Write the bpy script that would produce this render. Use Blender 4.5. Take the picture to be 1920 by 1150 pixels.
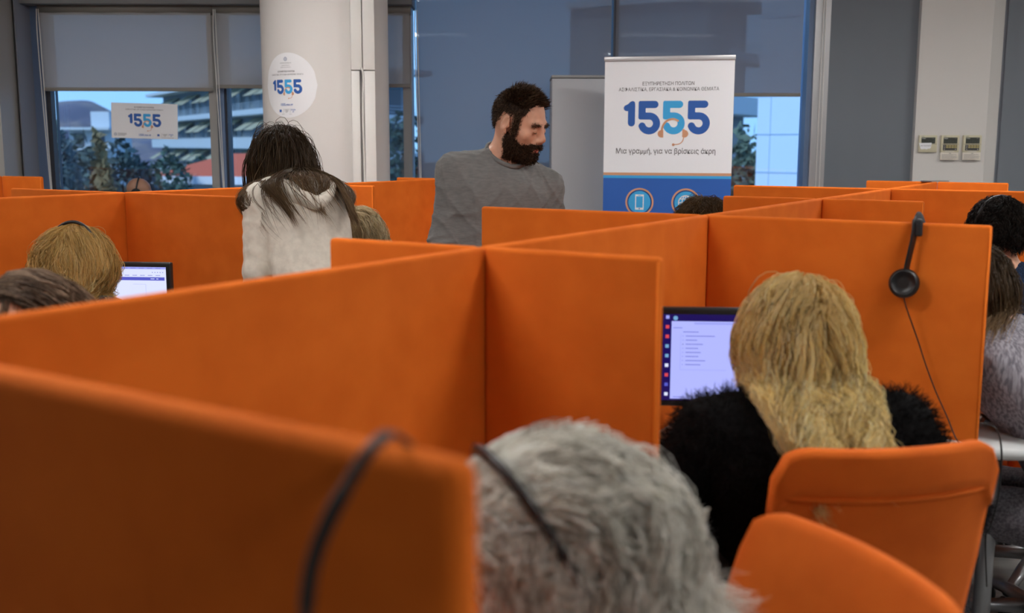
import bpy, bmesh, math, random
import numpy as np
from mathutils import Matrix, Vector

S = bpy.context.scene
C = S.collection
for o in list(bpy.data.objects):
    bpy.data.objects.remove(o)
random.seed(4)
RNG = np.random.default_rng(7)
R = math.radians

# ------------------------------------------------------------------ camera
CAMZ = 1.52
F = 2000.6
camd = bpy.data.cameras.new('camera')
camo = bpy.data.objects.new('camera', camd)
C.objects.link(camo)
CAMR = Matrix.Rotation(R(90 - 8.555), 3, 'X') @ Matrix.Rotation(0.0025, 3, 'Z')
camo.matrix_world = Matrix.Translation((0, 0, CAMZ)) @ CAMR.to_4x4()
camd.sensor_width = 36
camd.lens = F * 36 / 1920
camd.clip_start = 0.02
camd.clip_end = 3000
camd.dof.use_dof = True
camd.dof.focus_distance = 4.6
camd.dof.aperture_fstop = 3.0
S.camera = camo

# ------------------------------------------------------------------ world, sky
W = bpy.data.worlds.new('world')
S.world = W
W.use_nodes = True
nt = W.node_tree
nt.nodes.clear()
wo = nt.nodes.new('ShaderNodeOutputWorld')
bg = nt.nodes.new('ShaderNodeBackground')
tc = nt.nodes.new('ShaderNodeTexCoord')
sx = nt.nodes.new('ShaderNodeSeparateXYZ')
cr = nt.nodes.new('ShaderNodeValToRGB')
cr.color_ramp.elements[0].position = 0.0
cr.color_ramp.elements[0].color = (0.36, 0.62, 0.95, 1)
cr.color_ramp.elements[1].position = 0.6
cr.color_ramp.elements[1].color = (0.16, 0.36, 0.80, 1)
nt.links.new(tc.outputs['Generated'], sx.inputs[0])
nt.links.new(sx.outputs['Z'], cr.inputs[0])
nt.links.new(cr.outputs[0], bg.inputs[0])
nt.links.new(bg.outputs[0], wo.inputs[0])
bg.inputs[1].default_value = 1.5

facade_fill_d = bpy.data.lights.new('facade_fill', 'SUN')
facade_fill_d.energy = 2.6
facade_fill_d.angle = R(12)
facade_fill_d.color = (1.0, 0.95, 0.88)
facade_fill_o = bpy.data.objects.new('facade_fill', facade_fill_d)
C.objects.link(facade_fill_o)
facade_fill_o.rotation_euler = (R(48), 0, R(-28))     # fill lamp added to brighten the facades that face the room

# ------------------------------------------------------------------ view
S.view_settings.view_transform = 'Standard'
S.view_settings.look = 'None'
S.view_settings.gamma = 1
S.view_settings.use_curve_mapping = False
S.view_settings.exposure = 0.16
LAMP = 37.0      # strength of the fluorescent ceiling diffusers


# ------------------------------------------------------------------ placing helpers
def ray(u, v):
    return CAMR @ Vector(((u - 960) / F, (575 - v) / F, -1))


def at(u, v, Y):
    r = ray(u, v)
    return Vector((0, 0, CAMZ)) + r * (Y / r.y)


def atz(u, v, z):
    r = ray(u, v)
    return Vector((0, 0, CAMZ)) + r * ((z - CAMZ) / r.z)


def srgb(r, g, b):
    f = lambda c: (c / 255 / 12.92) if c / 255 < 0.04045 else ((c / 255 + 0.055) / 1.055) ** 2.4
    return (f(r), f(g), f(b), 1)


# ------------------------------------------------------------------ materials
MATS = {}


def mat(name, col, rough=0.6, metal=0.0, emit=None, estr=1.0, spec=0.5, noise=None, bump=None, sheen=0, trans=0):
    if name in MATS:
        return MATS[name]
    m = bpy.data.materials.new(name)
    m.use_nodes = True
    t = m.node_tree
    b = t.nodes['Principled BSDF']
    b.inputs['Base Color'].default_value = col
    b.inputs['Roughness'].default_value = rough
    b.inputs['Metallic'].default_value = metal
    b.inputs['Specular IOR Level'].default_value = spec
    if sheen:
        b.inputs['Sheen Weight'].default_value = sheen
        b.inputs['Sheen Roughness'].default_value = 0.5
        b.inputs['Sheen Tint'].default_value = col
    if emit:
        b.inputs['Emission Color'].default_value = emit
        b.inputs['Emission Strength'].default_value = estr
    tcn = None
    if noise or bump:
        tcn = t.nodes.new('ShaderNodeTexCoord')
    if noise:   # (scale, col2, factor range lo, hi, stretch)
        sc, c2, lo, hi = noise[:4]
        mp = t.nodes.new('ShaderNodeMapping')
        if len(noise) > 4:
            mp.inputs['Scale'].default_value = noise[4]
        n = t.nodes.new('ShaderNodeTexNoise')
        n.inputs['Scale'].default_value = sc
        n.inputs['Detail'].default_value = 4
        r = t.nodes.new('ShaderNodeValToRGB')
        r.color_ramp.elements[0].position = lo
        r.color_ramp.elements[0].color = col
        r.color_ramp.elements[1].position = hi
        r.color_ramp.elements[1].color = c2
        t.links.new(tcn.outputs['Object'], mp.inputs[0])
        t.links.new(mp.outputs[0], n.inputs[0])
        t.links.new(n.outputs[0], r.inputs[0])
        t.links.new(r.outputs[0], b.inputs['Base Color'])
    if bump:    # list of (scale, strength, distance, stretch)
        prev = None
        for bm_ in bump:
            mp = t.nodes.new('ShaderNodeMapping')
            if len(bm_) > 3:
                mp.inputs['Scale'].default_value = bm_[3]
            n = t.nodes.new('ShaderNodeTexNoise')
            n.inputs['Scale'].default_value = bm_[0]
            n.inputs['Detail'].default_value = 3
            bp = t.nodes.new('ShaderNodeBump')
            bp.inputs['Strength'].default_value = bm_[1]
            bp.inputs['Distance'].default_value = bm_[2]
            t.links.new(tcn.outputs['Object'], mp.inputs[0])
            t.links.new(mp.outputs[0], n.inputs[0])
            t.links.new(n.outputs[0], bp.inputs['Height'])
            if prev:
                t.links.new(prev.outputs[0], bp.inputs['Normal'])
            prev = bp
        t.links.new(prev.outputs[0], b.inputs['Normal'])
    MATS[name] = m
    return m


def glass_mat(name, tint, refl=0.06):
    m = bpy.data.materials.new(name)
    m.use_nodes = True
    t = m.node_tree
    t.nodes.clear()
    o = t.nodes.new('ShaderNodeOutputMaterial')
    tr = t.nodes.new('ShaderNodeBsdfTransparent')
    tr.inputs[0].default_value = tint
    gl = t.nodes.new('ShaderNodeBsdfGlossy')
    gl.inputs['Roughness'].default_value = 0.0
    gl.inputs['Color'].default_value = (0.95, 0.97, 1, 1)
    fr = t.nodes.new('ShaderNodeFresnel')
    fr.inputs[0].default_value = 1.5
    mu = t.nodes.new('ShaderNodeMath')
    mu.operation = 'MULTIPLY_ADD'
    mu.inputs[1].default_value = 1.4
    mu.inputs[2].default_value = refl
    mx = t.nodes.new('ShaderNodeMixShader')
    t.links.new(fr.outputs[0], mu.inputs[0])
    t.links.new(mu.outputs[0], mx.inputs[0])
    t.links.new(tr.outputs[0], mx.inputs[1])
    t.links.new(gl.outputs[0], mx.inputs[2])
    t.links.new(mx.outputs[0], o.inputs[0])
    MATS[name] = m
    return m


def blind_mat(name, col, see, transl=0.35):
    """woven screen fabric: open holes let a little of the view through, threads diffuse and pass light"""
    m = bpy.data.materials.new(name)
    m.use_nodes = True
    t = m.node_tree
    t.nodes.clear()
    o = t.nodes.new('ShaderNodeOutputMaterial')
    d = t.nodes.new('ShaderNodeBsdfDiffuse')
    d.inputs[0].default_value = col
    tl = t.nodes.new('ShaderNodeBsdfTranslucent')
    tl.inputs[0].default_value = col
    tr = t.nodes.new('ShaderNodeBsdfTransparent')
    m1 = t.nodes.new('ShaderNodeMixShader')
    m1.inputs[0].default_value = transl
    m2 = t.nodes.new('ShaderNodeMixShader')
    m2.inputs[0].default_value = see
    t.links.new(d.outputs[0], m1.inputs[1])
    t.links.new(tl.outputs[0], m1.inputs[2])
    t.links.new(m1.outputs[0], m2.inputs[1])
    t.links.new(tr.outputs[0], m2.inputs[2])
    t.links.new(m2.outputs[0], o.inputs[0])
    MATS[name] = m
    return m


def hair_mat(name, cols, rough=0.45, root=None):
    """cols: ramp over the per strand tone; root: colour near the roots"""
    m = bpy.data.materials.new(name)
    m.use_nodes = True
    t = m.node_tree
    b = t.nodes['Principled BSDF']
    b.inputs['Roughness'].default_value = rough
    b.inputs['Specular IOR Level'].default_value = 0.35
    a = t.nodes.new('ShaderNodeAttribute')
    a.attribute_name = 'tone'
    r = t.nodes.new('ShaderNodeValToRGB')
    els = r.color_ramp.elements
    while len(els) < len(cols):
        els.new(0.5)
    for i, c in enumerate(cols):
        els[i].position = i / (len(cols) - 1)
        els[i].color = c
    t.links.new(a.outputs['Fac'], r.inputs[0])
    out = r.outputs[0]
    if root:
        a2 = t.nodes.new('ShaderNodeAttribute')
        a2.attribute_name = 'along'
        mr = t.nodes.new('ShaderNodeMapRange')
        mr.inputs[1].default_value = root[1]
        mr.inputs[2].default_value = root[2]
        mx = t.nodes.new('ShaderNodeMix')
        mx.data_type = 'RGBA'
        mx.inputs[6].default_value = root[0]
        t.links.new(a2.outputs['Fac'], mr.inputs[0])
        t.links.new(mr.outputs[0], mx.inputs[0])
        t.links.new(out, mx.inputs[7])
        out = mx.outputs[2]
    t.links.new(out, b.inputs['Base Color'])
    tl = t.nodes.new('ShaderNodeBsdfTranslucent')
    t.links.new(out, tl.inputs[0])
    ms = t.nodes.new('ShaderNodeMixShader')
    ms.inputs[0].default_value = .5
    t.links.new(b.outputs[0], ms.inputs[1])
    t.links.new(tl.outputs[0], ms.inputs[2])
    t.links.new(ms.outputs[0], t.nodes['Material Output'].inputs[0])
    MATS[name] = m
    return m


ORANGE = mat('orange_fabric', srgb(222, 112, 34), 0.9, spec=0.15, sheen=0.12,
             noise=(9, srgb(213, 104, 30), 0.35, 0.65),
             bump=[(900, 0.15, 0.0006), (14, 0.25, 0.006, (1, 1, 0.5))])
ORANGE_CH = mat('orange_chair_fabric', srgb(218, 106, 32), 0.85, spec=0.2, sheen=0.12,
                noise=(9, srgb(206, 96, 28), 0.35, 0.65),
                bump=[(700, 0.2, 0.0006), (10, 0.2, 0.006)])
ORANGE_SEAM = mat('orange_seam', srgb(240, 128, 40), 0.85, spec=0.15)
WHITE_WALL = mat('wall_paint', srgb(214, 211, 207), 0.85, spec=0.2, bump=[(160, 0.1, 0.001)])
WHITE_COL = mat('column_paint', srgb(222, 218, 214), 0.8, spec=0.2, bump=[(120, 0.1, 0.001)])
GREY_PAINT = mat('grey_blue_panel', srgb(130, 134, 144), 0.7, spec=0.3)
CEIL = mat('ceiling_tile', srgb(225, 225, 222), 0.9)
FLOORM = mat('grey_lino', srgb(150, 148, 144), 0.45, spec=0.4, noise=(3, srgb(118, 116, 113), 0.4, 0.6, (0.4, 4, 1)), bump=[(300, 0.05, 0.001)])
FRAME = mat('dark_frame', srgb(52, 54, 60), 0.5)
FRAME_G = mat('grey_frame', srgb(150, 148, 144), 0.5)
FRAME_B = mat('blue_frame', srgb(110, 132, 165), 0.45)
ALU = mat('aluminium', srgb(190, 190, 192), 0.35, metal=0.6)
PLASTIC_W = mat('white_plastic', srgb(225, 223, 218), 0.5)
BLACK = mat('black_plastic', srgb(22, 22, 24), 0.4)
BLACKF = mat('black_foam', srgb(16, 16, 18), 0.85)
DESKM = mat('desk_laminate', srgb(190, 190, 188), 0.5)
METALG = mat('grey_metal', srgb(150, 152, 155), 0.35, metal=0.7)
GLASS = glass_mat('window_glass', (0.80, 0.90, 0.97, 1), 0.02)
BLIND_L = blind_mat('blind_grey', srgb(178, 176, 174), 0.04, 0.30)
BLIND_C = blind_mat('blind_see_through', srgb(138, 140, 150), 0.075, 0.30)
BLIND_D = blind_mat('blind_dark', srgb(128, 134, 142), 0.0, 0.12)


# ------------------------------------------------------------------ object helpers
def tag(o, label=None, cat=None, group=None, kind=None):
    if label:
        o['label'] = label
    if cat:
        o['category'] = cat
    if group:
        o['group'] = group
    if kind:
        o['kind'] = kind
    return o


def empty(name, loc=(0, 0, 0), rz=0.0, label=None, cat=None, group=None):
    o = bpy.data.objects.new(name, None)
    C.objects.link(o)
    o.location = loc
    o.rotation_euler = (0, 0, rz)
    o.empty_display_size = 0.1
    return tag(o, label, cat, group)


def obj(name, me, m, parent=None, smooth=None):
    if isinstance(me, bmesh.types.BMesh):
        b = me
        me = bpy.data.meshes.new(name)
        bmesh.ops.recalc_face_normals(b, faces=b.faces)
        b.to_mesh(me)
        b.free()
    o = bpy.data.objects.new(name, me)
    C.objects.link(o)
    if m is not None:
        ms = m if isinstance(m, (list, tuple)) else [m]
        for x in ms:
            me.materials.append(x)
    if parent is not None:
        o.parent = parent
    if smooth:
        me.polygons.foreach_set('use_smooth', [True] * len(me.polygons))
    return o


def smooth_angle(o, ang=35):
    me = o.data
    b = bmesh.new()
    b.from_mesh(me)
    for f in b.faces:
        f.smooth = True
    for e in b.edges:
        e.smooth = not (len(e.link_faces) == 2 and e.calc_face_angle(0) > R(ang))
    b.to_mesh(me)
    b.free()
    return o


def box(b, x0, x1, y0, y1, z0, z1, M=None, bev=0, seg=2):
    r = bmesh.ops.create_cube(b, size=1)
    vs = r['verts']
    for v in vs:
        v.co = Vector((x0 + (v.co.x + .5) * (x1 - x0), y0 + (v.co.y + .5) * (y1 - y0), z0 + (v.co.z + .5) * (z1 - z0)))
    if bev:
        es = list({e for v in vs for e in v.link_edges})
        rr = bmesh.ops.bevel(b, geom=es, offset=bev, segments=seg, affect='EDGES', profile=0.5)
        vs = list({v for f in rr['faces'] for v in f.verts} | {v for v in vs if v.is_valid})
    if M is not None:
        bmesh.ops.transform(b, matrix=M, verts=[v for v in vs if v.is_valid])
    return b


def boxo(name, x0, x1, y0, y1, z0, z1, m, parent=None, bev=0.0, seg=2, M=None):
    b = bmesh.new()
    box(b, x0, x1, y0, y1, z0, z1, M, bev, seg)
    o = obj(name, b, m, parent)
    if bev:
        smooth_angle(o)
    return o


def struct(name, x0, x1, y0, y1, z0, z1, m, bev=0):
    o = boxo(name, x0, x1, y0, y1, z0, z1, m, None, bev)
    o['kind'] = 'structure'
    return o


def tube(b, pts, rad, n=8, cap=True, flat=None):
    """sweep a circle (or ellipse) along pts; rad number or list"""
    pts = [Vector(p) for p in pts]
    k = len(pts)
    rad = rad if isinstance(rad, (list, tuple)) else [rad] * k
    rings = []
    up = Vector((0, 0, 1))
    t0 = (pts[1] - pts[0]).normalized()
    if abs(t0.dot(up)) > 0.95:
        up = Vector((1, 0, 0))
    nrm = (up - t0 * up.dot(t0)).normalized()
    for i, p in enumerate(pts):
        t = (pts[min(i + 1, k - 1)] - pts[max(i - 1, 0)]).normalized()
        nrm = (nrm - t * nrm.dot(t)).normalized()
        bi = t.cross(nrm)
        f = flat or (1, 1)
        rings.append([b.verts.new(p + nrm * math.cos(2 * math.pi * j / n) * rad[i] * f[0] + bi * math.sin(2 * math.pi * j / n) * rad[i] * f[1]) for j in range(n)])
    for i in range(k - 1):
        for j in range(n):
            b.faces.new((rings[i][j], rings[i][(j + 1) % n], rings[i + 1][(j + 1) % n], rings[i + 1][j]))
    if cap:
        b.faces.new(rings[0][::-1])
        b.faces.new(rings[-1])
    return b


def tubeo(name, pts, rad, m, parent=None, n=8, flat=None):
    b = bmesh.new()
    tube(b, pts, rad, n, True, flat)
    return obj(name, b, m, parent, smooth=True)


def lathe(b, prof, n=24, M=None):
    """prof: list of (r,z)"""
    rings = []
    for r, z in prof:
        rings.append([b.verts.new((r * math.cos(2 * math.pi * j / n), r * math.sin(2 * math.pi * j / n), z)) for j in range(n)])
    for i in range(len(prof) - 1):
        for j in range(n):
            b.faces.new((rings[i][j], rings[i][(j + 1) % n], rings[i + 1][(j + 1) % n], rings[i + 1][j]))
    b.faces.new(rings[0][::-1])
    b.faces.new(rings[-1])
    if M is not None:
        bmesh.ops.transform(b, matrix=M, verts=[v for r_ in rings for v in r_])
    return b


def spline(pts, n=8):
    """Catmull-Rom through pts"""
    P = [Vector(p) for p in pts]
    P = [P[0] * 2 - P[1]] + P + [P[-1] * 2 - P[-2]]
    out = []
    for i in range(1, len(P) - 2):
        for j in range(n):
            t = j / n
            a, b_, c, d = P[i - 1], P[i], P[i + 1], P[i + 2]
            out.append(0.5 * ((2 * b_) + (c - a) * t + (2 * a - 5 * b_ + 4 * c - d) * t * t + (-a + 3 * b_ - 3 * c + d) * t ** 3))
    out.append(P[-2])
    return out


def copy_tree(o, parent=None):
    c = o.copy()
    C.objects.link(c)
    if parent is not None:
        c.parent = parent
    for ch in list(o.children):
        copy_tree(ch, c)
    return c


def np_mesh(name, V, Fq, m, parent=None, smooth=True, attrs=None):
    """V (n,3), Fq (m,3 or 4)"""
    me = bpy.data.meshes.new(name)
    k = Fq.shape[1]
    me.vertices.add(len(V))
    me.vertices.foreach_set('co', np.ascontiguousarray(V, dtype=np.float32).ravel())
    me.loops.add(Fq.size)
    me.loops.foreach_set('vertex_index', np.ascontiguousarray(Fq, dtype=np.int32).ravel())
    me.polygons.add(len(Fq))
    me.polygons.foreach_set('loop_start', np.arange(0, Fq.size, k, dtype=np.int32))
    me.polygons.foreach_set('use_smooth', np.full(len(Fq), smooth, dtype=bool))
    me.update(calc_edges=True)
    for an, av in (attrs or {}).items():
        a = me.attributes.new(an, 'FLOAT', 'POINT')
        a.data.foreach_set('value', np.ascontiguousarray(av, dtype=np.float32))
    return obj(name, me, m, parent)


# ------------------------------------------------------------------ flat graphics (signs, screens, labels)
_TXT = {}


def text_tris(s, size, bold=0.0, align='CENTER'):
    key = (s, size, bold, align)
    if key in _TXT:
        return _TXT[key]
    cu = bpy.data.curves.new('t', 'FONT')
    cu.body = s
    cu.size = size
    cu.align_x = align
    cu.align_y = 'CENTER'
    cu.offset = bold * size
    cu.resolution_u = 3
    to = bpy.data.objects.new('t', cu)
    C.objects.link(to)
    bpy.context.view_layer.update()
    me = bpy.data.meshes.new_from_object(to)
    vs = [(v.co.x, v.co.y) for v in me.vertices]
    fs = [tuple(p.vertices) for p in me.polygons]
    bpy.data.objects.remove(to)
    bpy.data.curves.remove(cu)
    bpy.data.meshes.remove(me)
    _TXT[key] = (vs, fs)
    return _TXT[key]


class Graphic:
    """flat printed artwork; fn maps (x, y, layer) of the sheet to the thing's local space"""

    def __init__(self, fn):
        self.fn = fn
        self.V, self.Fc, self.Mi, self.mats = [], [], [], []

    def mi(self, m):
        if m not in self.mats:
            self.mats.append(m)
        return self.mats.index(m)

    def poly(self, pts, m, layer):
        i = len(self.V)
        self.V += [self.fn(x, y, layer) for x, y in pts]
        self.Fc.append(tuple(range(i, i + len(pts))))
        self.Mi.append(self.mi(m))

    def rect(self, x0, x1, y0, y1, m, layer, nx=1):
        for k in range(nx):
            a = x0 + (x1 - x0) * k / nx
            b = x0 + (x1 - x0) * (k + 1) / nx
            self.poly([(a, y0), (b, y0), (b, y1), (a, y1)], m, layer)

    def disc(self, cx, cy, r, m, layer, n=28, a0=0, a1=360, r2=None):
        r2 = r2 or r
        for k in range(n):
            p = R(a0 + (a1 - a0) * k / n)
            q = R(a0 + (a1 - a0) * (k + 1) / n)
            self.poly([(cx, cy), (cx + r * math.cos(p), cy + r2 * math.sin(p)), (cx + r * math.cos(q), cy + r2 * math.sin(q))], m, layer)

    def ring(self, cx, cy, r, w, m, layer, n=36, a0=0, a1=360, rx=1.0):
        pts = [(cx + rx * r * math.cos(R(a0 + (a1 - a0) * k / n)), cy + r * math.sin(R(a0 + (a1 - a0) * k / n))) for k in range(n + 1)]
        self.stroke(pts, w, m, layer, caps=(a1 - a0) < 360)

    def stroke(self, pts, w, m, layer, caps=True):
        n = len(pts)
        closed = math.hypot(pts[0][0] - pts[-1][0], pts[0][1] - pts[-1][1]) < 1e-7
        dirs = []
        for (x0, y0), (x1, y1) in zip(pts, pts[1:]):
            L = math.hypot(x1 - x0, y1 - y0) or 1e-9
            dirs.append(((x1 - x0) / L, (y1 - y0) / L))
        side = []
        for i in range(n):
            a = dirs[i - 1] if i > 0 else (dirs[-1] if closed else dirs[0])
            b = dirs[i] if i < n - 1 else (dirs[0] if closed else dirs[-1])
            nx, ny = -(a[1] + b[1]), a[0] + b[0]
            L = math.hypot(nx, ny) or 1e-9
            nx, ny = nx / L, ny / L
            k = w / 2 / max(.5, nx * -a[1] + ny * a[0])
            side.append((nx * k, ny * k))
        for i in range(n - 1):
            (x0, y0), (x1, y1) = pts[i], pts[i + 1]
            (p, q), (u, v) = side[i], side[i + 1]
            self.poly([(x0 - p, y0 - q), (x1 - u, y1 - v), (x1 + u, y1 + v), (x0 + p, y0 + q)], m, layer)
        if caps and not closed:
            for (x, y), d, sg in ((pts[0], dirs[0], 180), (pts[-1], dirs[-1], 0)):
                a0 = math.degrees(math.atan2(d[1], d[0])) + sg - 90
                self.disc(x, y, w / 2, m, layer, 12, a0, a0 + 180)

    def text(self, s, x, y, size, m, layer, bold=0.0, width=None, align='CENTER'):
        vs, fs = text_tris(s, size, bold, align)
        if not vs:
            return
        w = max(v[0] for v in vs) - min(v[0] for v in vs)
        k = (width / w) if width else 1
        i = len(self.V)
        self.V += [self.fn(x + a * k, y + b, layer) for a, b in vs]
        for f in fs:
            self.Fc.append(tuple(i + j for j in f))
            self.Mi.append(self.mi(m))

    def build(self, name, parent=None):
        me = bpy.data.meshes.new(name)
        me.from_pydata([tuple(v) for v in self.V], [], self.Fc)
        for m in self.mats:
            me.materials.append(m)
        me.polygons.foreach_set('material_index', self.Mi)
        me.update()
        o = bpy.data.objects.new(name, me)
        C.objects.link(o)
        if parent is not None:
            o.parent = parent
        return o


NAVY = mat('print_navy', srgb(44, 96, 176), 0.5)
SKYB = mat('print_sky', srgb(62, 172, 232), 0.5)
SALM = mat('print_salmon', srgb(214, 158, 122), 0.5)
INK = mat('print_ink', srgb(82, 80, 84), 0.6)
INKL = mat('print_ink_light', srgb(120, 118, 120), 0.6)
PAPER = mat('paper_white', srgb(240, 240, 242), 0.6)
BANW = mat('banner_white', srgb(244, 246, 250), 0.6)
BANB = mat('banner_blue', srgb(42, 98, 184), 0.55)


def logo(g, cx, cy, s, L):
    """the 1555 mark; (785,474) of the drawing is put at cx,cy; s metres per drawing unit"""
    def T(p):
        return [(cx + (x - 779) * s, cy - (y - 474) * s) for x, y in p]
    w = 46 * s
    one = [(529, 431), (517, 432), (504, 424), (500, 410), (507, 397), (528, 387), (545, 371), (560, 367), (572, 373), (575, 388), (575, 507)]
    one += [(552 + 23 * math.cos(R(k)), 507 + 23 * math.sin(R(k))) for k in range(20, 181, 20)]
    g.poly(T(one), NAVY, L)
    for dx, m in ((0, NAVY), (158, SKYB), (317, NAVY)):
        ol = [(606, 367)] + [(702 + 23 * math.cos(R(k)), 390 - 23 * math.sin(R(k))) for k in range(90, -91, -20)]
        ol += [(646, 413), (643, 416), (643, 438), (646, 441)]
        ol += [(667 + 71 * math.cos(R(k)), 511 - 70 * math.sin(R(k))) for k in range(90, -161, -10)]
        ex, ey = 667 + 48 * math.cos(R(-160)), 511 - 48 * math.sin(R(-160))
        ol += [(ex + 23 * math.cos(R(k)), ey - 23 * math.sin(R(k))) for k in range(-180, -321, -20)]
        ol += [(667 + 25 * math.cos(R(k)), 511 - 25 * math.sin(R(k))) for k in range(-150, 91, 15)]
        ol += [(610, 486), (601, 483), (597, 474), (597, 378), (600, 370)]
        g.poly(T([(x + dx, y) for x, y in ol]), m, L)
    hs = spline([(748, 568, 0), (757, 525, 0), (782, 494, 0), (822, 483, 0), (852, 494, 0)], 6)
    g.stroke(T([(p.x, p.y) for p in hs]), 13 * s, SALM, L + 1)
    g.disc(*T([(748, 577)])[0], 24 * s, SALM, L + 1, 14, 90, 270)
    g.poly(T([(748, 553), (760, 553), (760, 601), (748, 601)]), SALM, L + 1)
    g.poly(T([(882, 548), (896, 548), (896, 601), (882, 598)]), SALM, L + 1)
    g.disc(*T([(896, 577)])[0], 24 * s, SALM, L + 1, 14, -90, 90)
    mc = spline([(892, 598, 0), (884, 625, 0), (862, 642, 0), (826, 647, 0)], 6)
    g.stroke(T([(p.x, p.y) for p in mc]), 6 * s, SALM, L + 1)
    g.disc(*T([(826, 647)])[0], 9 * s, SALM, L + 1, 12)


def crest(g, cx, cy, r, m, L):
    g.ring(cx, cy, r, r * 0.28, m, L, 20)
    g.rect(cx - r * .42, cx + r * .42, cy - r * .42, cy + r * .42, m, L)
    g.rect(cx - r * .10, cx + r * .10, cy - r * .42, cy + r * .42, PAPER, L + 1)
    g.rect(cx - r * .42, cx + r * .42, cy - r * .10, cy + r * .10, PAPER, L + 1)


def funding(g, x, y, s, L):
    g.rect(x - 60 * s, x - 42 * s, y - 8 * s, y + 8 * s, NAVY, L)
    g.rect(x - 26 * s, x - 25 * s, y - 14 * s, y + 14 * s, INKL, L)
    g.text('Με τη χρηματοδότηση\nτης Ευρωπαϊκής\nΈνωσης', x, y, 8 * s, INK, L, 0.01, 40 * s)
    g.rect(x + 27 * s, x + 28 * s, y - 14 * s, y + 14 * s, INKL, L)
    g.text('Ελλάδα\n2.0', x + 50 * s, y, 12 * s, NAVY, L, 0.02, 34 * s)


# ------------------------------------------------------------------ room shell
WY = 8.0       # glass plane
struct('floor', -7, 6.5, -3.2, WY + .3, -0.1, 0, FLOORM)
struct('ceiling', -7, 6.5, -3.2, WY + .3, 3.0, 3.1, CEIL)
struct('wall_back', -7, 6.5, -3.3, -3.2, 0, 3.0, mat('far_wall_grey', srgb(120, 118, 116), 0.9))
struct('wall_left', -7.1, -7, -3.3, WY + .3, 0, 3.0, WHITE_WALL)
struct('wall_right', 6.5, 6.6, -3.3, WY + .3, 0, 3.0, WHITE_WALL)


def X(u, Y, v=200):
    return at(u, v, Y).x


def Z(v, Y, u=960):
    return at(u, v, Y).z


BY = WY - .16  # blind plane
# lower wall under the glass, lintel above the left windows
xl = X(72, WY)
struct('wall_front', -7, 6.5, WY - .02, WY + .12, 0, 0.55, WHITE_WALL)
struct('trim_1', xl - .02, X(776, BY), BY - .10, WY + .1, Z(12, BY), 3.0, mat('soffit_grey', srgb(120, 122, 124), 0.8))
# return wall, bright post at the far left
struct('trim_2', X(30, BY - .25), X(76, WY), BY - .18, WY + .1, 0.0, 3.0, GREY_PAINT)
struct('trim_3', -7, X(29, BY - .25, 300), BY - .42, WY + .1, 0.0, 3.0, FRAME_G)


def post(i, u0, u1, m, d=0.10, z0=0.5, Y=None, v=300):
    Y = Y or WY
    struct('trim_%d' % i, X(u0, Y - d / 2, v), X(u1, Y - d / 2, v), Y - d, Y + .06, z0, 3.0, m)


post(4, 76, 96, FRAME_B)
post(5, 96, 106, FRAME, 0.07)
post(6, 401, 415, FRAME_G, 0.13)
post(7, 415, 427, FRAME_B, 0.09)
post(8, 426, 432, FRAME, 0.07)
post(9, 759, 775, FRAME_G, 0.13)
post(10, 1145, 1155, mat('mid_frame', srgb(78, 84, 96), 0.6), 0.10)
post(11, 1503, 1513, FRAME_B, 0.1)
post(12, 1513, 1541, ALU, 0.14, 0.0)
struct('wall_front_2', X(1541, WY - .1), X(1960, WY - .1) + 2, WY - .12, WY + .1, 0, 3.0, GREY_PAINT)
# glass panes
for i, (u0, u1) in enumerate(((104, 402), (430, 762), (774, 1146), (1154, 1505))):
    o = boxo('window_%d' % (i + 1), X(u0, WY), X(u1, WY), WY, WY + .008, 0.55, 3.0, GLASS)
    o['kind'] = 'structure'
boxo('trim_13', X(80, WY), X(1512, WY), WY - .06, WY + .1, 0.5, 0.6, FRAME_G)['kind'] = 'structure'

# tall pilaster carrying the controllers
PY = 7.80
px0, px1 = X(1718, PY, 200), X(1852, PY, 200)
b = bmesh.new()
vs = []
for z in (0, 3.0):
    for x, y in ((px0, PY), (px1, PY), (X(1883, 7.92), 7.92), (px0 + .01, 7.92)):
        vs.append(b.verts.new((x, y, z)))
for f in ((0, 1, 5, 4), (1, 2, 6, 5), (2, 3, 7, 6), (3, 0, 4, 7), (3, 2, 1, 0), (4, 5, 6, 7)):
    b.faces.new([vs[i] for i in f])
o = obj('trim_14', b, WHITE_WALL)
o['kind'] = 'structure'

# round column and its cable duct
CX, CY_, CR = X(605, 7.1, 200), 7.25, 0.415
b = bmesh.new()
lathe(b, [(CR, 0), (CR, 3.0)], 96, Matrix.Translation((CX, CY_, 0)))
o = obj('trim_15', b, WHITE_COL)
smooth_angle(o, 40)
o['kind'] = 'structure'
duct = empty('cable_duct', (X(681, 6.84, 200), 6.86, 0), R(10), 'white two-piece plastic cable duct running up the round column', 'cable duct')
boxo('duct_cover', -.074, -.006, -.02, .05, 1.99, 3.0, PLASTIC_W, duct, .003)
boxo('duct_cover', .0, .074, -.03, .05, 1.99, 3.0, PLASTIC_W, duct, .003)
boxo('duct_channel', -.074, -.022, -.012, .05, 0.0, 1.985, PLASTIC_W, duct, .003)
boxo('duct_channel', .006, .074, -.026, .05, 0.0, 1.985, PLASTIC_W, duct, .003)
tubeo('cable', spline([(-.022, -.005, 0.0), (-.012, -.018, .6), (-.002, -.02, 1.2), (-.006, -.022, 1.7), (.0, -.03, 1.93), (-.006, -.034, 1.99), (-.014, -.02, 2.0)]), .006, PLASTIC_W, duct)


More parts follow.
